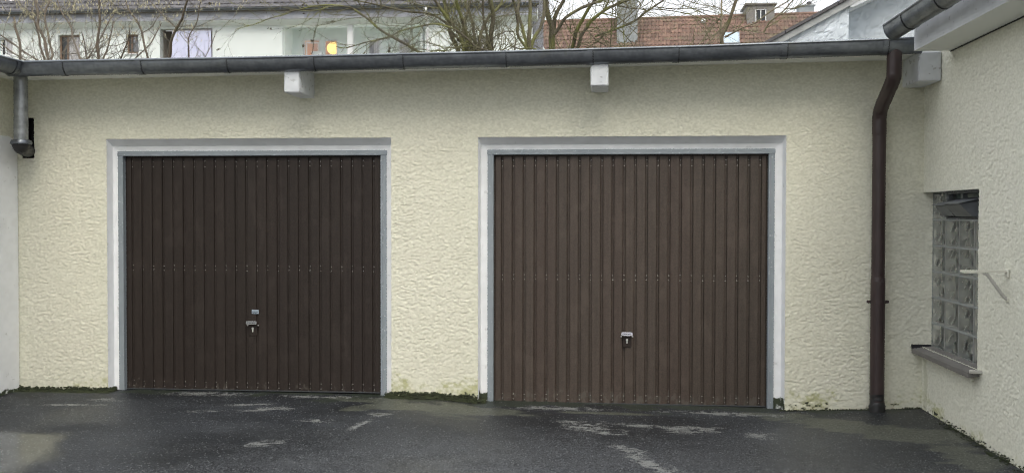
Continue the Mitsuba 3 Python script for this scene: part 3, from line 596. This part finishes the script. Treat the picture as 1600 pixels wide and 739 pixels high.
# big loggia with the lit room
put('loggia_wall', cat_([box(-13.66, -13.575, 34.351, 35.5, 7.1, 9.6), box(-7.76, -7.66, 34.351, 35.5, 7.1, 9.6), box(-13.66, -7.66, 34.351, 35.5, 9.56, 9.62), box(-13.66, -7.66, 34.351, 35.5, 7.1, 7.2)]), 'mat_mint', MH)
lw = [(-13.14, -12.35, 7.25, 9.11), (-12.22, -11.58, 7.9, 9.08), (-10.28, -9.70, 7.25, 9.07), (-8.95, -8.38, 7.9, 9.10)]
bk = sg.box(-13.66, 7.1, -7.66, 9.56)
for w in lw: bk = bk.difference(sg.box(w[0], w[2], w[1], w[3]))
put('loggia_wall', extrude(bk, .2, XZ(35.501)), 'mat_mint', MH)
for i, w in enumerate(lw):
    f = put('window', extrude(ring(*w, .075), .06, XZ(35.55)), 'mat_frame_white', MH, label='window with a warm lit room behind it' if i < 2 else None)
    put('pane', box(w[0] + .074, w[1] - .074, 35.575, 35.579, w[2] + .074, w[3] - .074), 'mat_pane', f)
    if i > 1: put('curtain', box(w[0] + .25 * (i == 2), w[1], 35.72, 35.73, w[2], w[3] - .2 * (i == 3)), 'mat_curtain', f)
put('door_leaf', extrude(ring(-13.02, -12.42, 7.3, 9.0, .07), .05, [[.93, 0, -.3, -.93], [.25, 0, 1, 35.68 + 3.2], [0, 1, 0, 0]]), 'mat_frame_white', MH)
put('balcony_panel', box(-12.72, -12.25, 35.40, 35.44, 7.9, 8.55), 'mat_frame_white', MH)
put('pillar', cbox(-10.79, -10.56, 34.0, 34.3, 7.15, 9.42, .01), 'mat_frame_white', MH)
put('drainpipe', tube(smooth_path([(-7.36, 33.30, 9.95), (-7.36, 33.42, 9.6), (-7.36, 33.8, 9.38), (-7.36, 33.88, 9.1), (-7.36, 33.88, 5)], 4), .075, 10), 'mat_frame_white', MH, smooth=True)
rm = [box(-13.6, -11.0, 38.6, 38.7, 7.1, 9.75), box(-13.7, -13.6, 35.72, 38.6, 7.1, 9.75), box(-11.0, -10.9, 35.72, 38.6, 7.1, 9.75), box(-13.6, -11.0, 35.72, 38.6, 9.66, 9.75), box(-13.6, -11.0, 35.72, 38.6, 7.1, 7.2)]
put('lit_room', cat_(rm), 'mat_room', MH)
put('ceiling_light', box(-12.4, -11.4, 37.2, 38.2, 9.60, 9.659), prin((.8, .8, .8)), MH, emitter={'type': 'area', 'radiance': rgb((.60, .37, .16))}, label='lit ceiling panel inside the lit room')
put('loggia_room', cat_([box(-10.85, -7.6, 38.6, 38.7, 7.1, 9.75), box(-10.85, -10.75, 35.72, 38.6, 7.1, 9.75), box(-7.7, -7.6, 35.72, 38.6, 7.1, 9.75), box(-10.75, -7.7, 35.72, 38.6, 9.66, 9.75), box(-10.75, -7.7, 35.72, 38.6, 7.1, 7.2)]), 'mat_curtain', MH)
LA = thing('globe_lamp', 'round glowing yellow globe lamp in the lit window of the mint house', 'lamp')
gl_ = trimesh.creation.icosphere(3, .275); gl_.vertices[:, 2] *= .96; gl_.apply_translation((-12.0, 36.3, 8.81))
put('globe', gl_, prin((.8, .75, .5)), LA, smooth=True, emitter={'type': 'area', 'radiance': rgb((.20, .13, .028))})
put('cord', tube([(-12.0, 36.3, 9.66), (-12.0, 36.3, 9.07)], .008, 6), 'mat_black', LA)
for x0, x1 in ((-25.7, -24.62), (-22.56, -21.58)):
    dm = put('dormer', cat_([box(x0 - .12, x0, 34.15, 37, 10.55, 12.15), box(x1, x1 + .12, 34.15, 37, 10.55, 12.15), box(x0 - .25, x1 + .25, 34.05, 37.4, 12.15, 12.25)]), 'mat_slate', MH)
    put('window', extrude(ring(x0 + .002, x1 - .002, 10.72, 12.15, .08), .06, XZ(34.18)), 'mat_frame_white', dm)
    put('pane', box(x0 + .08, x1 - .08, 34.21, 34.22, 10.80, 12.07), 'mat_curtain', dm)
    put('apron', box(x0, x1, 34.1, 34.16, 10.64, 10.718), 'mat_frame_white', dm)

RH = thing('red_roofed_house', 'house with weathered red pantile roof, slate chimney and grey dormer, behind the bare trees', 'house')
Ur = np.array([.9966, -.0826, 0]); Dh = np.array([-.0826, -.9966, 0]); c45 = math.sqrt(.5)
Sr = -Dh * c45 + np.array([0, 0, c45]); R0 = np.array([-4.12, 60.5, 14.30]); Nr = np.cross(Ur, Sr)
rp = lambda u, s, n=0: R0 + Ur * u - Sr * s + Nr * n         # s metres down the slope from the ridge
m, uv = tile_slope(rp(0, 15 * .42), Ur, Sr, 23, 15 * .42 + .01, .245, .42, .05, .06)
put('roof', m, 'mat_red_tile', RH, smooth=True, uv=uv)
rdg = cat_([tube([R0 + Ur * (i * .4) + np.array([0, 0, .02]), R0 + Ur * (i * .4 + .41) + np.array([0, 0, .035])], .11, 8) for i in range(57)])
put('ridge_tiles', rdg, 'mat_red_tile', RH, smooth=40, kind='stuff')
put('wall', hull([R0 + Ur * u + Dh * d + np.array([0, 0, z]) for u in (.15, 22.8) for (d, z) in ((0, -.12), (4.2, -4.4), (4.2, -14.5), (-4.2, -4.4), (-4.2, -14.5))]), 'mat_pale_plaster', RH)
put('verge', hull([rp(-.04, 0, .0), rp(-.04, 6.2, 0), rp(-.04, 0, .10), rp(-.04, 6.2, .10), rp(-.001, 0, 0), rp(-.001, 6.2, 0), rp(-.001, 0, .1), rp(-.001, 6.2, .1)]), 'mat_frame_white', RH)
ck = put('chimney', box(.69, 1.95, 58.2, 59.3, 11.5, 17.5), 'mat_chimney', RH)
sl = random.Random(4)
for r_ in range(26):
    z0 = 11.9 + r_ * .215; off = (r_ % 2) * .12
    x = .66 - off
    while x < 1.97:
        a0, b0 = max(x, .66), min(x + .236, 1.98)
        if b0 - a0 > .03: put('slate', hull([(a0, 58.185 - sl.uniform(0, .012), z0), (b0, 58.185 - sl.uniform(0, .012), z0), (a0, 58.19, z0 + .25), (b0, 58.19, z0 + .25), (a0, 58.199, z0), (b0, 58.199, z0 + .25)]), 'mat_chimney', ck)
        x += .24
put('flashing', box(.62, 2.02, 58.10, 58.17, 11.9, 12.12), 'mat_zinc', ck)
dk = put('dormer', cat_([box(8.93, 10.66, 58.75, 61, 12.9, 13.62), box(8.93, 9.45, 58.75, 61, 13.621, 14.86), box(10.15, 10.66, 58.75, 61, 13.621, 14.86), box(9.451, 10.149, 58.75, 61, 14.62, 14.86), box(8.8, 10.8, 58.6, 61.2, 14.861, 14.96)]), 'mat_dormer', RH)
put('window', extrude(ring(9.452, 10.148, 13.622, 14.618, .07).union(sg.box(9.77, 13.62, 9.83, 14.62)), .05, XZ(58.80)), 'mat_frame_white', dk)
put('pane', box(9.5, 10.1, 58.86, 58.87, 13.68, 14.56), 'mat_glass_dark', dk)
put('flashing', box(8.85, 10.75, 58.62, 58.745, 13.36, 13.50), 'mat_zinc', dk)
skf = hull([rp(u, s, n) for u in (11.62, 12.66) for s in (1.95, 3.15) for n in (.05, .17)])
sk = put('skylight', skf, 'mat_zinc_bright', RH)
put('pane', hull([rp(u, s, n) for u in (11.70, 12.58) for s in (2.03, 3.07) for n in (.16, .182)]), 'mat_skylight', sk)
put('roof_vent', hull([rp(10.25, .75, .05), rp(10.55, .75, .05), rp(10.28, .35, .05), rp(10.52, .35, .05), rp(10.25, .75, .25), rp(10.55, .75, .25), rp(10.30, .45, .22), rp(10.5, .45, .22)]), 'mat_frame_white', RH)
c2 = put('chimney', box(12.6, 13.55, 61.0, 62.0, 13.4, 15.2), 'mat_chimney', RH)
put('cowl', tube([(13.33, 61.5, 15.2), (13.33, 61.5, 15.36), (13.33, 61.5, 15.38), (13.33, 61.5, 15.52), (13.33, 61.5, 15.58)], [.10, .10, .16, .16, .06], 14), 'mat_slate_gable', c2, smooth=30)
put('cap', box(12.5, 13.65, 60.9, 62.1, 15.2005, 15.27), 'mat_verge_board', c2)

GB = thing('gabled_outhouse', 'whitewashed rough plastered gable with sloping verge, just behind the right end of the garage', 'building')
zv = lambda x: 3.711 + (x - 1.985) * .542
gx2, gz2 = np.linspace(.5, 3.087, 200), np.linspace(0, 1, 200)
Xg, Vg = np.meshgrid(gx2, gz2, indexing='ij'); Zg = 2.4 + Vg * (zv(Xg) - .10 - 2.4)
def trowel(x, z, s):
    w = fb(x * 5, z * 5, 0 * x + s) - .5
    n = fb((x * .8 + z * .6) * 6 + w, (z * .8 - x * .6) * 17 + w * 3, 0 * x + s)
    t = np.clip((n - .45) / .06, 0, 1); return .012 * t + .014 * fb(x * 9, z * 12, 0 * x + s + 4)
put('wall', grid_mesh(np.stack([Xg, 5.13 - trowel(Xg, Zg, 1.5), Zg], -1)), 'mat_pale_plaster', GB, smooth=True)
Xg, Zg = np.meshgrid(np.linspace(3.087, 6.5, 220), np.linspace(2.4, 6.0, 230), indexing='ij')
crs = .010 * np.clip(np.sin(Zg * 2 * np.pi / .26) * 3 - 2, 0, 1)
put('wall', grid_mesh(np.stack([Xg, 5.62 - trowel(Xg, Zg, 4.5) + crs, Zg], -1)), 'mat_pale_plaster', GB, smooth=True)
put('wall', cat_([box(3.05, 3.086, 5.14, 5.7, 2.4, 4.35), box(.5, .6, 5.2, 10.5, -.3, 2.9), box(6.4, 6.5, 5.7, 10.5, -.3, 6), box(.5, 6.5, 10.4, 10.5, -.3, 2.9), box(.5, 6.5, 5.7, 5.8, -.3, 2.5)]), 'mat_pale_plaster', GB)
def slab(x0, x1, dz0, dz1, y0, y1): return hull([(x, y, zv(x) + dz) for x in (x0, x1) for y in (y0, y1) for dz in (dz0, dz1)])
put('verge_board', slab(.3, 6.6, -.135, -.048, 5.04, 5.075), 'mat_verge_board', GB)
put('verge_soffit', slab(.3, 6.6, -.095, -.06, 5.076, 5.64), 'mat_verge_board', GB)
vt = cat_([slab(.3 + i * .33, .3 + i * .33 + .335, -.046 + .006 * (i % 2), -.004 + .006 * (i % 2), 5.0, 5.3) for i in range(19)])
for i in range(19):
    put('verge_tile', slab(.3 + i * .33, .3 + i * .33 + .32, -.046 + .007 * sl.random(), -.006 + .008 * sl.random(), 5.0, 5.3), 'mat_dark_tile', GB)
put('roof', slab(.3, 6.6, -.055, -.01, 5.31, 10.8), 'mat_dark_tile', GB)
put('corbel', hull([(3.09, 5.05, 4.155), (3.09, 5.6, 4.155), (3.13, 5.05, 4.155), (3.13, 5.6, 4.155), (3.09, 5.05, 4.24), (3.09, 5.6, 4.24), (3.46, 5.05, 4.31), (3.46, 5.6, 4.31), (3.46, 5.05, 4.4), (3.46, 5.6, 4.4)]), 'mat_beam', GB)
LIMBS = {
    'hazel_bush': [
        [1,0,(-8.53,6.0,3.76,0.021),(-8.6,6.04,4.02,0.019),(-8.67,6.08,4.27,0.017),(-8.73,6.1,4.41,0.014)],
        [1,0,(-8.36,6.3,3.79,0.017),(-8.48,6.38,4.07,0.015),(-8.58,6.44,4.29,0.014),(-8.7,6.54,4.64,0.012)],
        [1,1,(-8.04,5.8,3.71,0.021),(-8.14,5.9,3.99,0.02),(-8.23,5.98,4.22,0.019),(-8.36,6.08,4.51,0.018),(-8.43,6.15,4.69,0.017)],
        [1,1,(-7.89,5.6,3.68,0.015),(-7.9,5.66,3.8,0.015),(-8.02,5.8,4.05,0.014),(-8.13,5.91,4.28,0.014),(-8.16,6.01,4.47,0.013),(-8.15,6.08,4.61,0.013),(-8.17,6.14,4.73,0.012)],
        [0,1,(-7.95,5.6,4.35,0.009),(-8.04,5.63,4.45,0.008),(-8.11,5.65,4.54,0.008),(-8.16,5.68,4.64,0.007)],
        [1,1,(-7.46,5.7,3.7,0.013),(-7.73,5.92,4.14,0.012),(-7.94,6.08,4.45,0.011),(-8.08,6.19,4.7,0.009)],
        [1,0,(-7.66,6.2,3.78,0.01),(-7.63,6.08,3.96,0.008),(-7.59,5.95,4.15,0.007)],
        [1,1,(-7.39,6.0,3.75,0.021),(-7.36,5.99,3.99,0.019),(-7.34,5.98,4.23,0.018),(-7.3,5.96,4.63,0.017)],
        [1,0,(-7.58,6.1,3.76,0.011),(-7.49,6.24,4.04,0.01),(-7.45,6.41,4.36,0.008),(-7.38,6.48,4.49,0.007)],
        [1,0,(-7.5,6.4,3.81,0.012),(-7.43,6.45,4.07,0.011),(-7.38,6.48,4.27,0.009),(-7.37,6.51,4.41,0.007)],
        [1,0,(-8.11,6.4,3.81,0.013),(-8.11,6.48,3.99,0.011),(-8.07,6.57,4.17,0.009),(-8.05,6.64,4.32,0.007)],
        [1,0,(-7.93,5.4,3.65,0.011),(-8.23,5.39,3.85,0.01),(-8.49,5.39,4.02,0.009),(-8.72,5.38,4.14,0.008)],
        [1,0,(-8.1,5.3,3.66,0.01),(-8.25,5.26,3.76,0.009),(-8.4,5.23,3.87,0.008),(-8.56,5.2,3.95,0.007)],
    ],
    'hazel_bush_001': [
        [1,0,(-7.15,6.2,3.79,0.012),(-6.96,6.08,4.0,0.01),(-6.88,5.99,4.17,0.007)],
        [1,1,(-6.68,6.1,3.78,0.016),(-6.74,6.12,4.1,0.014),(-6.82,6.13,4.29,0.013),(-6.94,6.14,4.47,0.011),(-7.02,6.15,4.63,0.009)],
        [1,0,(-6.97,6.3,3.81,0.01),(-6.73,6.32,4.03,0.009),(-6.63,6.34,4.21,0.008),(-6.58,6.35,4.33,0.007)],
        [1,1,(-6.33,6.0,3.76,0.021),(-6.2,5.87,3.95,0.02),(-6.07,5.73,4.14,0.018),(-5.94,5.63,4.28,0.016),(-5.84,5.52,4.42,0.015),(-5.78,5.43,4.54,0.013)],
        [1,1,(-6.09,6.2,3.79,0.011),(-6.05,6.09,4.08,0.01),(-5.9,6.01,4.28,0.008),(-5.82,5.93,4.48,0.007)],
        [1,0,(-5.91,6.4,3.84,0.007),(-5.8,6.34,4.02,0.006),(-5.71,6.29,4.21,0.005)],
        [0,1,(-6.18,6.0,4.19,0.009),(-6.32,6.05,4.3,0.008),(-6.46,6.11,4.43,0.007),(-6.61,6.18,4.57,0.006)],
        [0,1,(-6.75,6.1,4.15,0.008),(-6.62,6.13,4.23,0.007),(-6.55,6.18,4.38,0.006),(-6.45,6.23,4.54,0.005)],
    ],
    'mossy_tree': [
        [1,1,(-3.04,8.2,4.15,0.022),(-3.28,8.15,4.28,0.02),(-3.55,8.09,4.43,0.019),(-3.78,8.01,4.61,0.017),(-4.05,7.93,4.81,0.016),(-4.18,7.91,4.85,0.014),(-4.47,7.9,4.88,0.013),(-4.7,7.91,4.86,0.011)],
        [1,1,(-2.29,8.6,4.25,0.021),(-2.56,8.69,4.52,0.02),(-2.75,8.76,4.75,0.018),(-2.99,8.8,4.89,0.017),(-3.41,8.81,4.94,0.015),(-3.79,8.84,5.04,0.014),(-4.29,8.87,5.16,0.012),(-4.65,8.9,5.25,0.011)],
        [1,0,(-2.11,8.0,4.21,0.016),(-2.29,7.93,4.38,0.015),(-2.44,7.88,4.47,0.014),(-2.71,7.86,4.54,0.013),(-3.0,7.87,4.51,0.012),(-3.3,7.9,4.44,0.011),(-3.49,7.95,4.35,0.01),(-3.77,7.97,4.3,0.009),(-4.21,8.02,4.21,0.008),(-4.39,8.01,4.23,0.007)],
        [1,1,(-2.45,8.5,4.19,0.037),(-2.56,8.54,4.52,0.036),(-2.63,8.57,4.76,0.035),(-2.68,8.6,4.98,0.033),(-2.72,8.63,5.2,0.032)],
        [1,1,(-2.27,8.4,4.18,0.029),(-2.42,8.27,4.47,0.027),(-2.59,8.15,4.72,0.026),(-2.74,8.03,4.97,0.024),(-2.81,7.98,5.08,0.023)],
        [1,1,(-2.18,8.7,4.22,0.032),(-2.31,8.53,4.49,0.03),(-2.37,8.39,4.72,0.029),(-2.47,8.21,5.0,0.027),(-2.5,8.15,5.09,0.026)],
        [1,1,(-2.05,8.3,4.18,0.031),(-2.05,8.39,4.4,0.029),(-1.94,8.51,4.71,0.026),(-1.78,8.61,4.96,0.024),(-1.73,8.68,5.15,0.021)],
        [1,1,(-1.93,8.6,4.21,0.042),(-1.9,8.51,4.46,0.041),(-1.87,8.42,4.72,0.039),(-1.87,8.32,5.01,0.038),(-1.87,8.28,5.11,0.036)],
        [1,1,(-1.94,8.5,4.31,0.019),(-2.0,8.4,4.61,0.018),(-2.02,8.26,5.0,0.017),(-2.02,8.23,5.08,0.016)],
        [1,1,(-2.17,8.8,4.26,0.03),(-2.26,9.03,4.73,0.028),(-2.39,9.19,5.07,0.027),(-2.42,9.3,5.29,0.025)],
        [1,1,(-2.33,8.3,4.16,0.026),(-2.35,8.4,4.41,0.024),(-2.33,8.53,4.75,0.021),(-2.28,8.67,5.09,0.019)],
        [0,1,(-3.82,8.2,4.65,0.012),(-3.9,8.16,4.79,0.01),(-4.02,8.13,4.93,0.009),(-4.05,8.09,5.07,0.008)],
        [0,0,(-2.63,8.4,4.77,0.009),(-2.84,8.41,4.8,0.008),(-3.12,8.39,4.75,0.007),(-3.33,8.3,4.57,0.006),(-3.52,8.27,4.51,0.005)],
        [0,0,(-2.14,8.2,4.35,0.009),(-2.5,8.19,4.19,0.008),(-2.76,8.19,4.17,0.007),(-3.08,8.19,4.2,0.005)],
        [1,0,(-2.06,8.3,4.28,0.009),(-2.57,8.29,4.23,0.008),(-3.0,8.31,4.34,0.007),(-3.21,8.3,4.28,0.006),(-3.5,8.27,4.18,0.005)],
    ],
    'mossy_tree_001': [
        [1,1,(-1.34,9.0,4.3,0.025),(-1.47,8.91,4.54,0.024),(-1.51,8.83,4.79,0.023),(-1.56,8.72,5.09,0.021),(-1.59,8.69,5.19,0.02)],
        [1,1,(-1.34,9.2,4.37,0.03),(-1.44,9.35,4.71,0.028),(-1.51,9.49,5.02,0.027),(-1.54,9.63,5.36,0.026)],
        [1,1,(-1.3,9.1,4.31,0.035),(-1.29,9.19,4.74,0.034),(-1.29,9.28,5.2,0.032),(-1.29,9.3,5.29,0.03)],
        [1,1,(-1.28,9.3,4.37,0.031),(-1.2,9.42,4.63,0.03),(-1.12,9.52,4.84,0.028),(-1.08,9.73,5.28,0.027),(-1.07,9.77,5.38,0.026)],
        [1,0,(-1.52,9.0,4.32,0.009),(-1.61,9.02,4.37,0.008),(-1.7,9.09,4.53,0.007),(-1.85,9.14,4.68,0.005),(-1.93,9.16,4.73,0.004)],
        [0,0,(-1.69,9.0,4.52,0.007),(-1.7,9.04,4.35,0.005),(-1.66,9.05,4.29,0.004)],
    ],
    'mossy_tree_002': [
        [1,1,(-0.97,10.0,4.43,0.063),(-0.96,9.97,4.65,0.058),(-0.95,9.94,4.8,0.054),(-1.04,9.9,5.07,0.049),(-1.06,9.87,5.31,0.044),(-1.07,9.85,5.4,0.04)],
        [0,1,(-0.95,10.0,4.81,0.04),(-0.88,9.9,5.07,0.036),(-0.79,9.84,5.23,0.032),(-0.7,9.78,5.38,0.028)],
        [0,1,(-0.92,9.8,4.69,0.032),(-0.74,9.7,4.92,0.029),(-0.48,9.63,5.09,0.027),(-0.18,9.59,5.19,0.024),(0.04,9.56,5.25,0.022)],
        [1,1,(-0.61,10.2,4.48,0.037),(-0.52,10.05,4.77,0.034),(-0.44,9.97,4.94,0.031),(-0.31,9.87,5.14,0.028),(-0.18,9.78,5.31,0.025)],
        [1,1,(-0.54,10.1,4.48,0.032),(-0.37,10.03,4.82,0.03),(-0.08,9.97,5.08,0.027),(0.17,9.94,5.21,0.025),(0.49,9.91,5.32,0.023)],
        [0,1,(-0.19,10.3,4.72,0.019),(0.12,10.31,4.84,0.018),(0.48,10.33,4.99,0.017),(0.84,10.36,5.25,0.016),(1.03,10.37,5.37,0.015),(1.14,10.38,5.46,0.014)],
        [0,1,(-0.09,10.0,5.08,0.017),(0.02,9.91,5.23,0.015),(0.07,9.84,5.35,0.012)],
        [0,0,(0.17,9.9,5.2,0.011),(0.49,9.89,5.13,0.01),(0.93,9.89,5.11,0.008),(1.43,9.87,5.02,0.007),(1.76,9.84,4.87,0.006)],
        [0,0,(0.83,10.1,5.2,0.009),(1.17,10.11,5.16,0.008),(1.62,10.11,5.15,0.006),(2.07,10.13,5.03,0.005)],
        [1,1,(0.07,10.2,4.49,0.009),(0.09,10.12,4.88,0.009),(0.11,10.05,5.21,0.008),(0.11,10.01,5.39,0.008)],
        [1,1,(0.33,10.2,4.51,0.009),(0.29,10.33,4.92,0.008),(0.36,10.43,5.24,0.008),(0.45,10.5,5.46,0.007)],
        [1,1,(-0.3,9.7,4.44,0.011),(0.02,9.69,4.68,0.01),(0.32,9.69,4.91,0.009),(0.59,9.68,5.17,0.009),(0.68,9.68,5.3,0.008)],
        [0,0,(-0.35,9.7,4.75,0.008),(-0.18,9.74,4.57,0.007),(0.04,9.76,4.44,0.006)],
        [0,0,(-0.75,9.9,4.95,0.009),(-0.62,9.9,4.72,0.008),(-0.47,9.91,4.56,0.007),(-0.19,9.91,4.45,0.006)],
        [0,0,(-0.08,9.9,5.06,0.009),(0.21,9.88,4.97,0.008),(0.43,9.84,4.78,0.007),(0.6,9.81,4.62,0.006)],
    ],
    'forked_tree': [
        [1,1,(2.15,11.0,4.63,0.038),(2.14,10.91,4.8,0.035),(2.25,10.76,5.11,0.032),(2.34,10.62,5.4,0.029),(2.37,10.56,5.5,0.027)],
        [0,1,(2.14,11.1,4.76,0.02),(2.16,11.33,5.28,0.019),(2.19,11.49,5.65,0.017)],
        [0,1,(2.16,10.9,4.78,0.017),(2.44,10.83,4.91,0.015),(2.7,10.77,5.01,0.013),(2.93,10.68,5.17,0.012),(3.17,10.6,5.31,0.01)],
        [1,0,(1.7,11.0,4.66,0.012),(1.89,11.07,4.93,0.01),(2.04,11.11,5.1,0.009),(2.14,11.13,5.2,0.007)],
        [1,0,(1.86,11.0,4.68,0.012),(2.11,11.09,4.95,0.01),(2.2,11.12,5.03,0.008)],
        [0,1,(2.92,11.2,4.91,0.017),(3.0,11.12,5.06,0.015),(3.15,11.05,5.19,0.014),(3.3,10.97,5.33,0.012),(3.43,10.89,5.48,0.011)],
        [0,1,(3.18,11.2,5.22,0.01),(3.34,11.22,5.29,0.008),(3.61,11.26,5.43,0.007),(3.76,11.3,5.56,0.006)],
        [0,1,(2.3,11.0,5.22,0.009),(2.05,10.98,5.34,0.008),(1.7,10.97,5.41,0.007),(1.34,10.96,5.54,0.006)],
        [0,1,(2.13,11.1,5.14,0.009),(1.83,11.11,5.25,0.008),(1.5,11.12,5.4,0.007),(1.24,11.12,5.45,0.005)],
    ],
}
# ------------------------------------------------------------------ trees and bushes: main limbs (metres), then procedural twigs
def tube_fast(P, r, n=4):
    """light tube; P (m,3)"""
    return tube(P, r, n, cap=False)
def grow(p, d, length, r0, rs, curl=.25, up=.0, n=6):
    pts = [np.array(p)]; d = d / np.linalg.norm(d)
    for _ in range(n):
        d = d + np.array([rs.gauss(0, curl), rs.gauss(0, curl), rs.gauss(0, curl) + up]) * .5; d /= np.linalg.norm(d)
        pts.append(pts[-1] + d * length / n)
    return np.array(pts), np.linspace(r0, r0 * .45, n + 1)
TREES = {
    'hazel_bush': dict(base=(-8.3, 6.7), bark='mat_hazel_bark', twig='mat_hazel_twig', dens=8, tl=(.25, .85), tr=.0042, sub=3, up=.25, cat=1.0, tag='many stemmed hazel bush with pale catkins behind the left corner of the gutter', c='bush'),
    'hazel_bush_001': dict(base=(-6.2, 6.8), bark='mat_hazel_bark', twig='mat_hazel_twig', dens=7.5, tl=(.25, .75), tr=.0042, sub=3, up=.22, cat=.45, tag='thinner hazel bush in front of the lilac blind', c='bush'),
    'mossy_tree': dict(base=(-2.6, 8.9), bark='mat_mossy_bark', twig='mat_mossy_twig', dens=10, tl=(.3, 1.1), tr=.0056, sub=3, up=.05, cat=0, leaf=60, tag='mossy many stemmed bare tree with a long branch reaching left over the gutter', c='tree'),
    'mossy_tree_001': dict(base=(-1.3, 9.4), bark='mat_mossy_bark', twig='mat_mossy_twig', dens=4, tl=(.25, .8), tr=.0045, sub=2, up=.1, cat=0, tag='four mossy bare stems in front of the slate clad gable end', c='tree'),
    'mossy_tree_002': dict(base=(-.62, 10.4), bark='mat_mossy_bark', twig='mat_mossy_twig', dens=8, tl=(.3, 1.1), tr=.0056, sub=3, up=.12, cat=0, tag='thick mossy bare tree forking wide in front of the slate chimney and red roof', c='tree'),
    'forked_tree': dict(base=(2.0, 11.6), bark='mat_tan_bark', twig='mat_mossy_twig', dens=8, tl=(.3, 1.0), tr=.0045, sub=3, up=.12, cat=0, tag='smooth tan forked bare tree in front of the skylight and grey dormer', c='tree'),
}
for name, o in TREES.items():
    rs = random.Random(name); K = thing(name, o['tag'], o['c'])
    bx, by = o['base']; twigs, cats, leaves, stems = [], [], [], []
    for li, row in enumerate(LIMBS[name]):
        down, upw, pts = row[0], row[1], np.array(row[2:], float)
        if upw:   # carry on above the picture
            d = pts[-1, :3] - pts[-2, :3]; d /= np.linalg.norm(d); last = pts[-1]
            ext, er = grow(last[:3], d, rs.uniform(1.2, 2.4), last[3], rs, .12, .05, 4)
            pts = np.vstack([pts, np.column_stack([ext[1:], er[1:]])])
        if down:  # and down to the stool it grows from
            f_ = pts[0]; d = f_[:3] - pts[1, :3]; d /= np.linalg.norm(d); h = f_[2]
            mid = f_[:3] + d * min(.6, h * .25)
            b = np.array([bx + rs.uniform(-.25, .25), by + rs.uniform(-.2, .2), -.35])
            m2 = mid * .45 + b * .55 + np.array([0, 0, .3])
            r1 = f_[3]
            pts = np.vstack([[*b, r1 * 1.7], [*m2, r1 * 1.35], [*mid, r1 * 1.1], pts])
        sp = smooth_path(pts, 5); sp[:, :3] += (meshkit.noise(np.stack([sp[:, 2] * 4, sp[:, 0] * 4, np.full(len(sp), li * 3.0)], 1)) - .5)[:, None] * np.array([.05, .05, 0]) * min(1, pts[:, 3].mean() / .015)
        stems.append(sp)
        put('stem', tube(sp[:, :3], np.maximum(sp[:, 3], .0035), 8 if sp[:, 3].mean() > .012 else 6, wob=.35, seed=li), o['bark'], K, smooth=60)
        # twigs on the part that can be seen or lies just outside
        zlo = 2.9
        seg = np.linalg.norm(np.diff(sp[:, :3], axis=0), axis=1)
        for i in range(1, len(sp)):
            if sp[i, 2] < zlo: continue
            k = seg[i - 1] * o['dens']; k = int(k) + (rs.random() < k % 1)
            for _ in range(k):
                t = sp[i, :3] - sp[i - 1, :3]; t /= np.linalg.norm(t) + 1e-9
                rv = np.array([rs.gauss(0, 1), rs.gauss(0, 1) * .8, rs.gauss(0, 1)]); rv -= t * (rv @ t); rv /= np.linalg.norm(rv)
                a_ = rs.uniform(.6, 1.25); d = t * math.cos(a_) + rv * math.sin(a_)
                L_ = rs.uniform(*o['tl']); r0 = min(o['tr'] * rs.uniform(.8, 1.7), sp[i, 3] * .7)
                q, qr = grow(sp[i, :3], d, L_, max(r0, .003), rs, .33, o['up']); twigs.append(tube_fast(q, qr))
                tips = [q]
                for _s in range(o['sub']):
                    j = rs.randrange(2, len(q) - 1); t2 = q[j] - q[j - 1]; t2 /= np.linalg.norm(t2)
                    d2 = t2 + np.array([rs.gauss(0, .6), rs.gauss(0, .5), rs.gauss(0, .6)])
                    q2, r2 = grow(q[j], d2, L_ * rs.uniform(.25, .6), max(qr[j] * .75, .0022), rs, .3, o['up'], 4); twigs.append(tube_fast(q2, r2, 3)); tips.append(q2)
                if o['cat'] and sp[i, 2] > 3.9:
                    for q3 in tips:
                        for _c in range(11):
                            if rs.random() < o['cat'] * .8 * min(1, max(.12, (sp[i, 2] - 3.8) * 1.6)):
                                p = q3[rs.randrange(2, len(q3))]; l = rs.uniform(.03, .055)
                                cats.append(tube(np.array([p, p + [rs.gauss(0, .006), rs.gauss(0, .006), -l * .6], p + [rs.gauss(0, .01), rs.gauss(0, .01), -l]]), [.0038, .0048, .0026], 4, False))
                if o.get('leaf') and sp[i, 0] < -3.3 and rs.random() < .25:
                    p = tips[-1][-1]
                    for _c in range(2):
                        m = trimesh.creation.icosphere(0, rs.uniform(.012, .028)); m.vertices *= [1, .5, 1.2]; m.apply_transform(trimesh.transformations.random_rotation_matrix(np.array([rs.random(), rs.random(), rs.random()]))); m.apply_translation(p + [rs.gauss(0, .015), rs.gauss(0, .015), rs.gauss(0, .015)]); leaves.append(m)
    put('twigs', cat_(twigs), o['twig'], K, kind='stuff', smooth=True)
    if cats: put('catkins', cat_(cats), 'mat_catkin', K, kind='stuff', smooth=True)
    if leaves: put('withered_buds', cat_(leaves), 'mat_dry_leaf', K, kind='stuff')
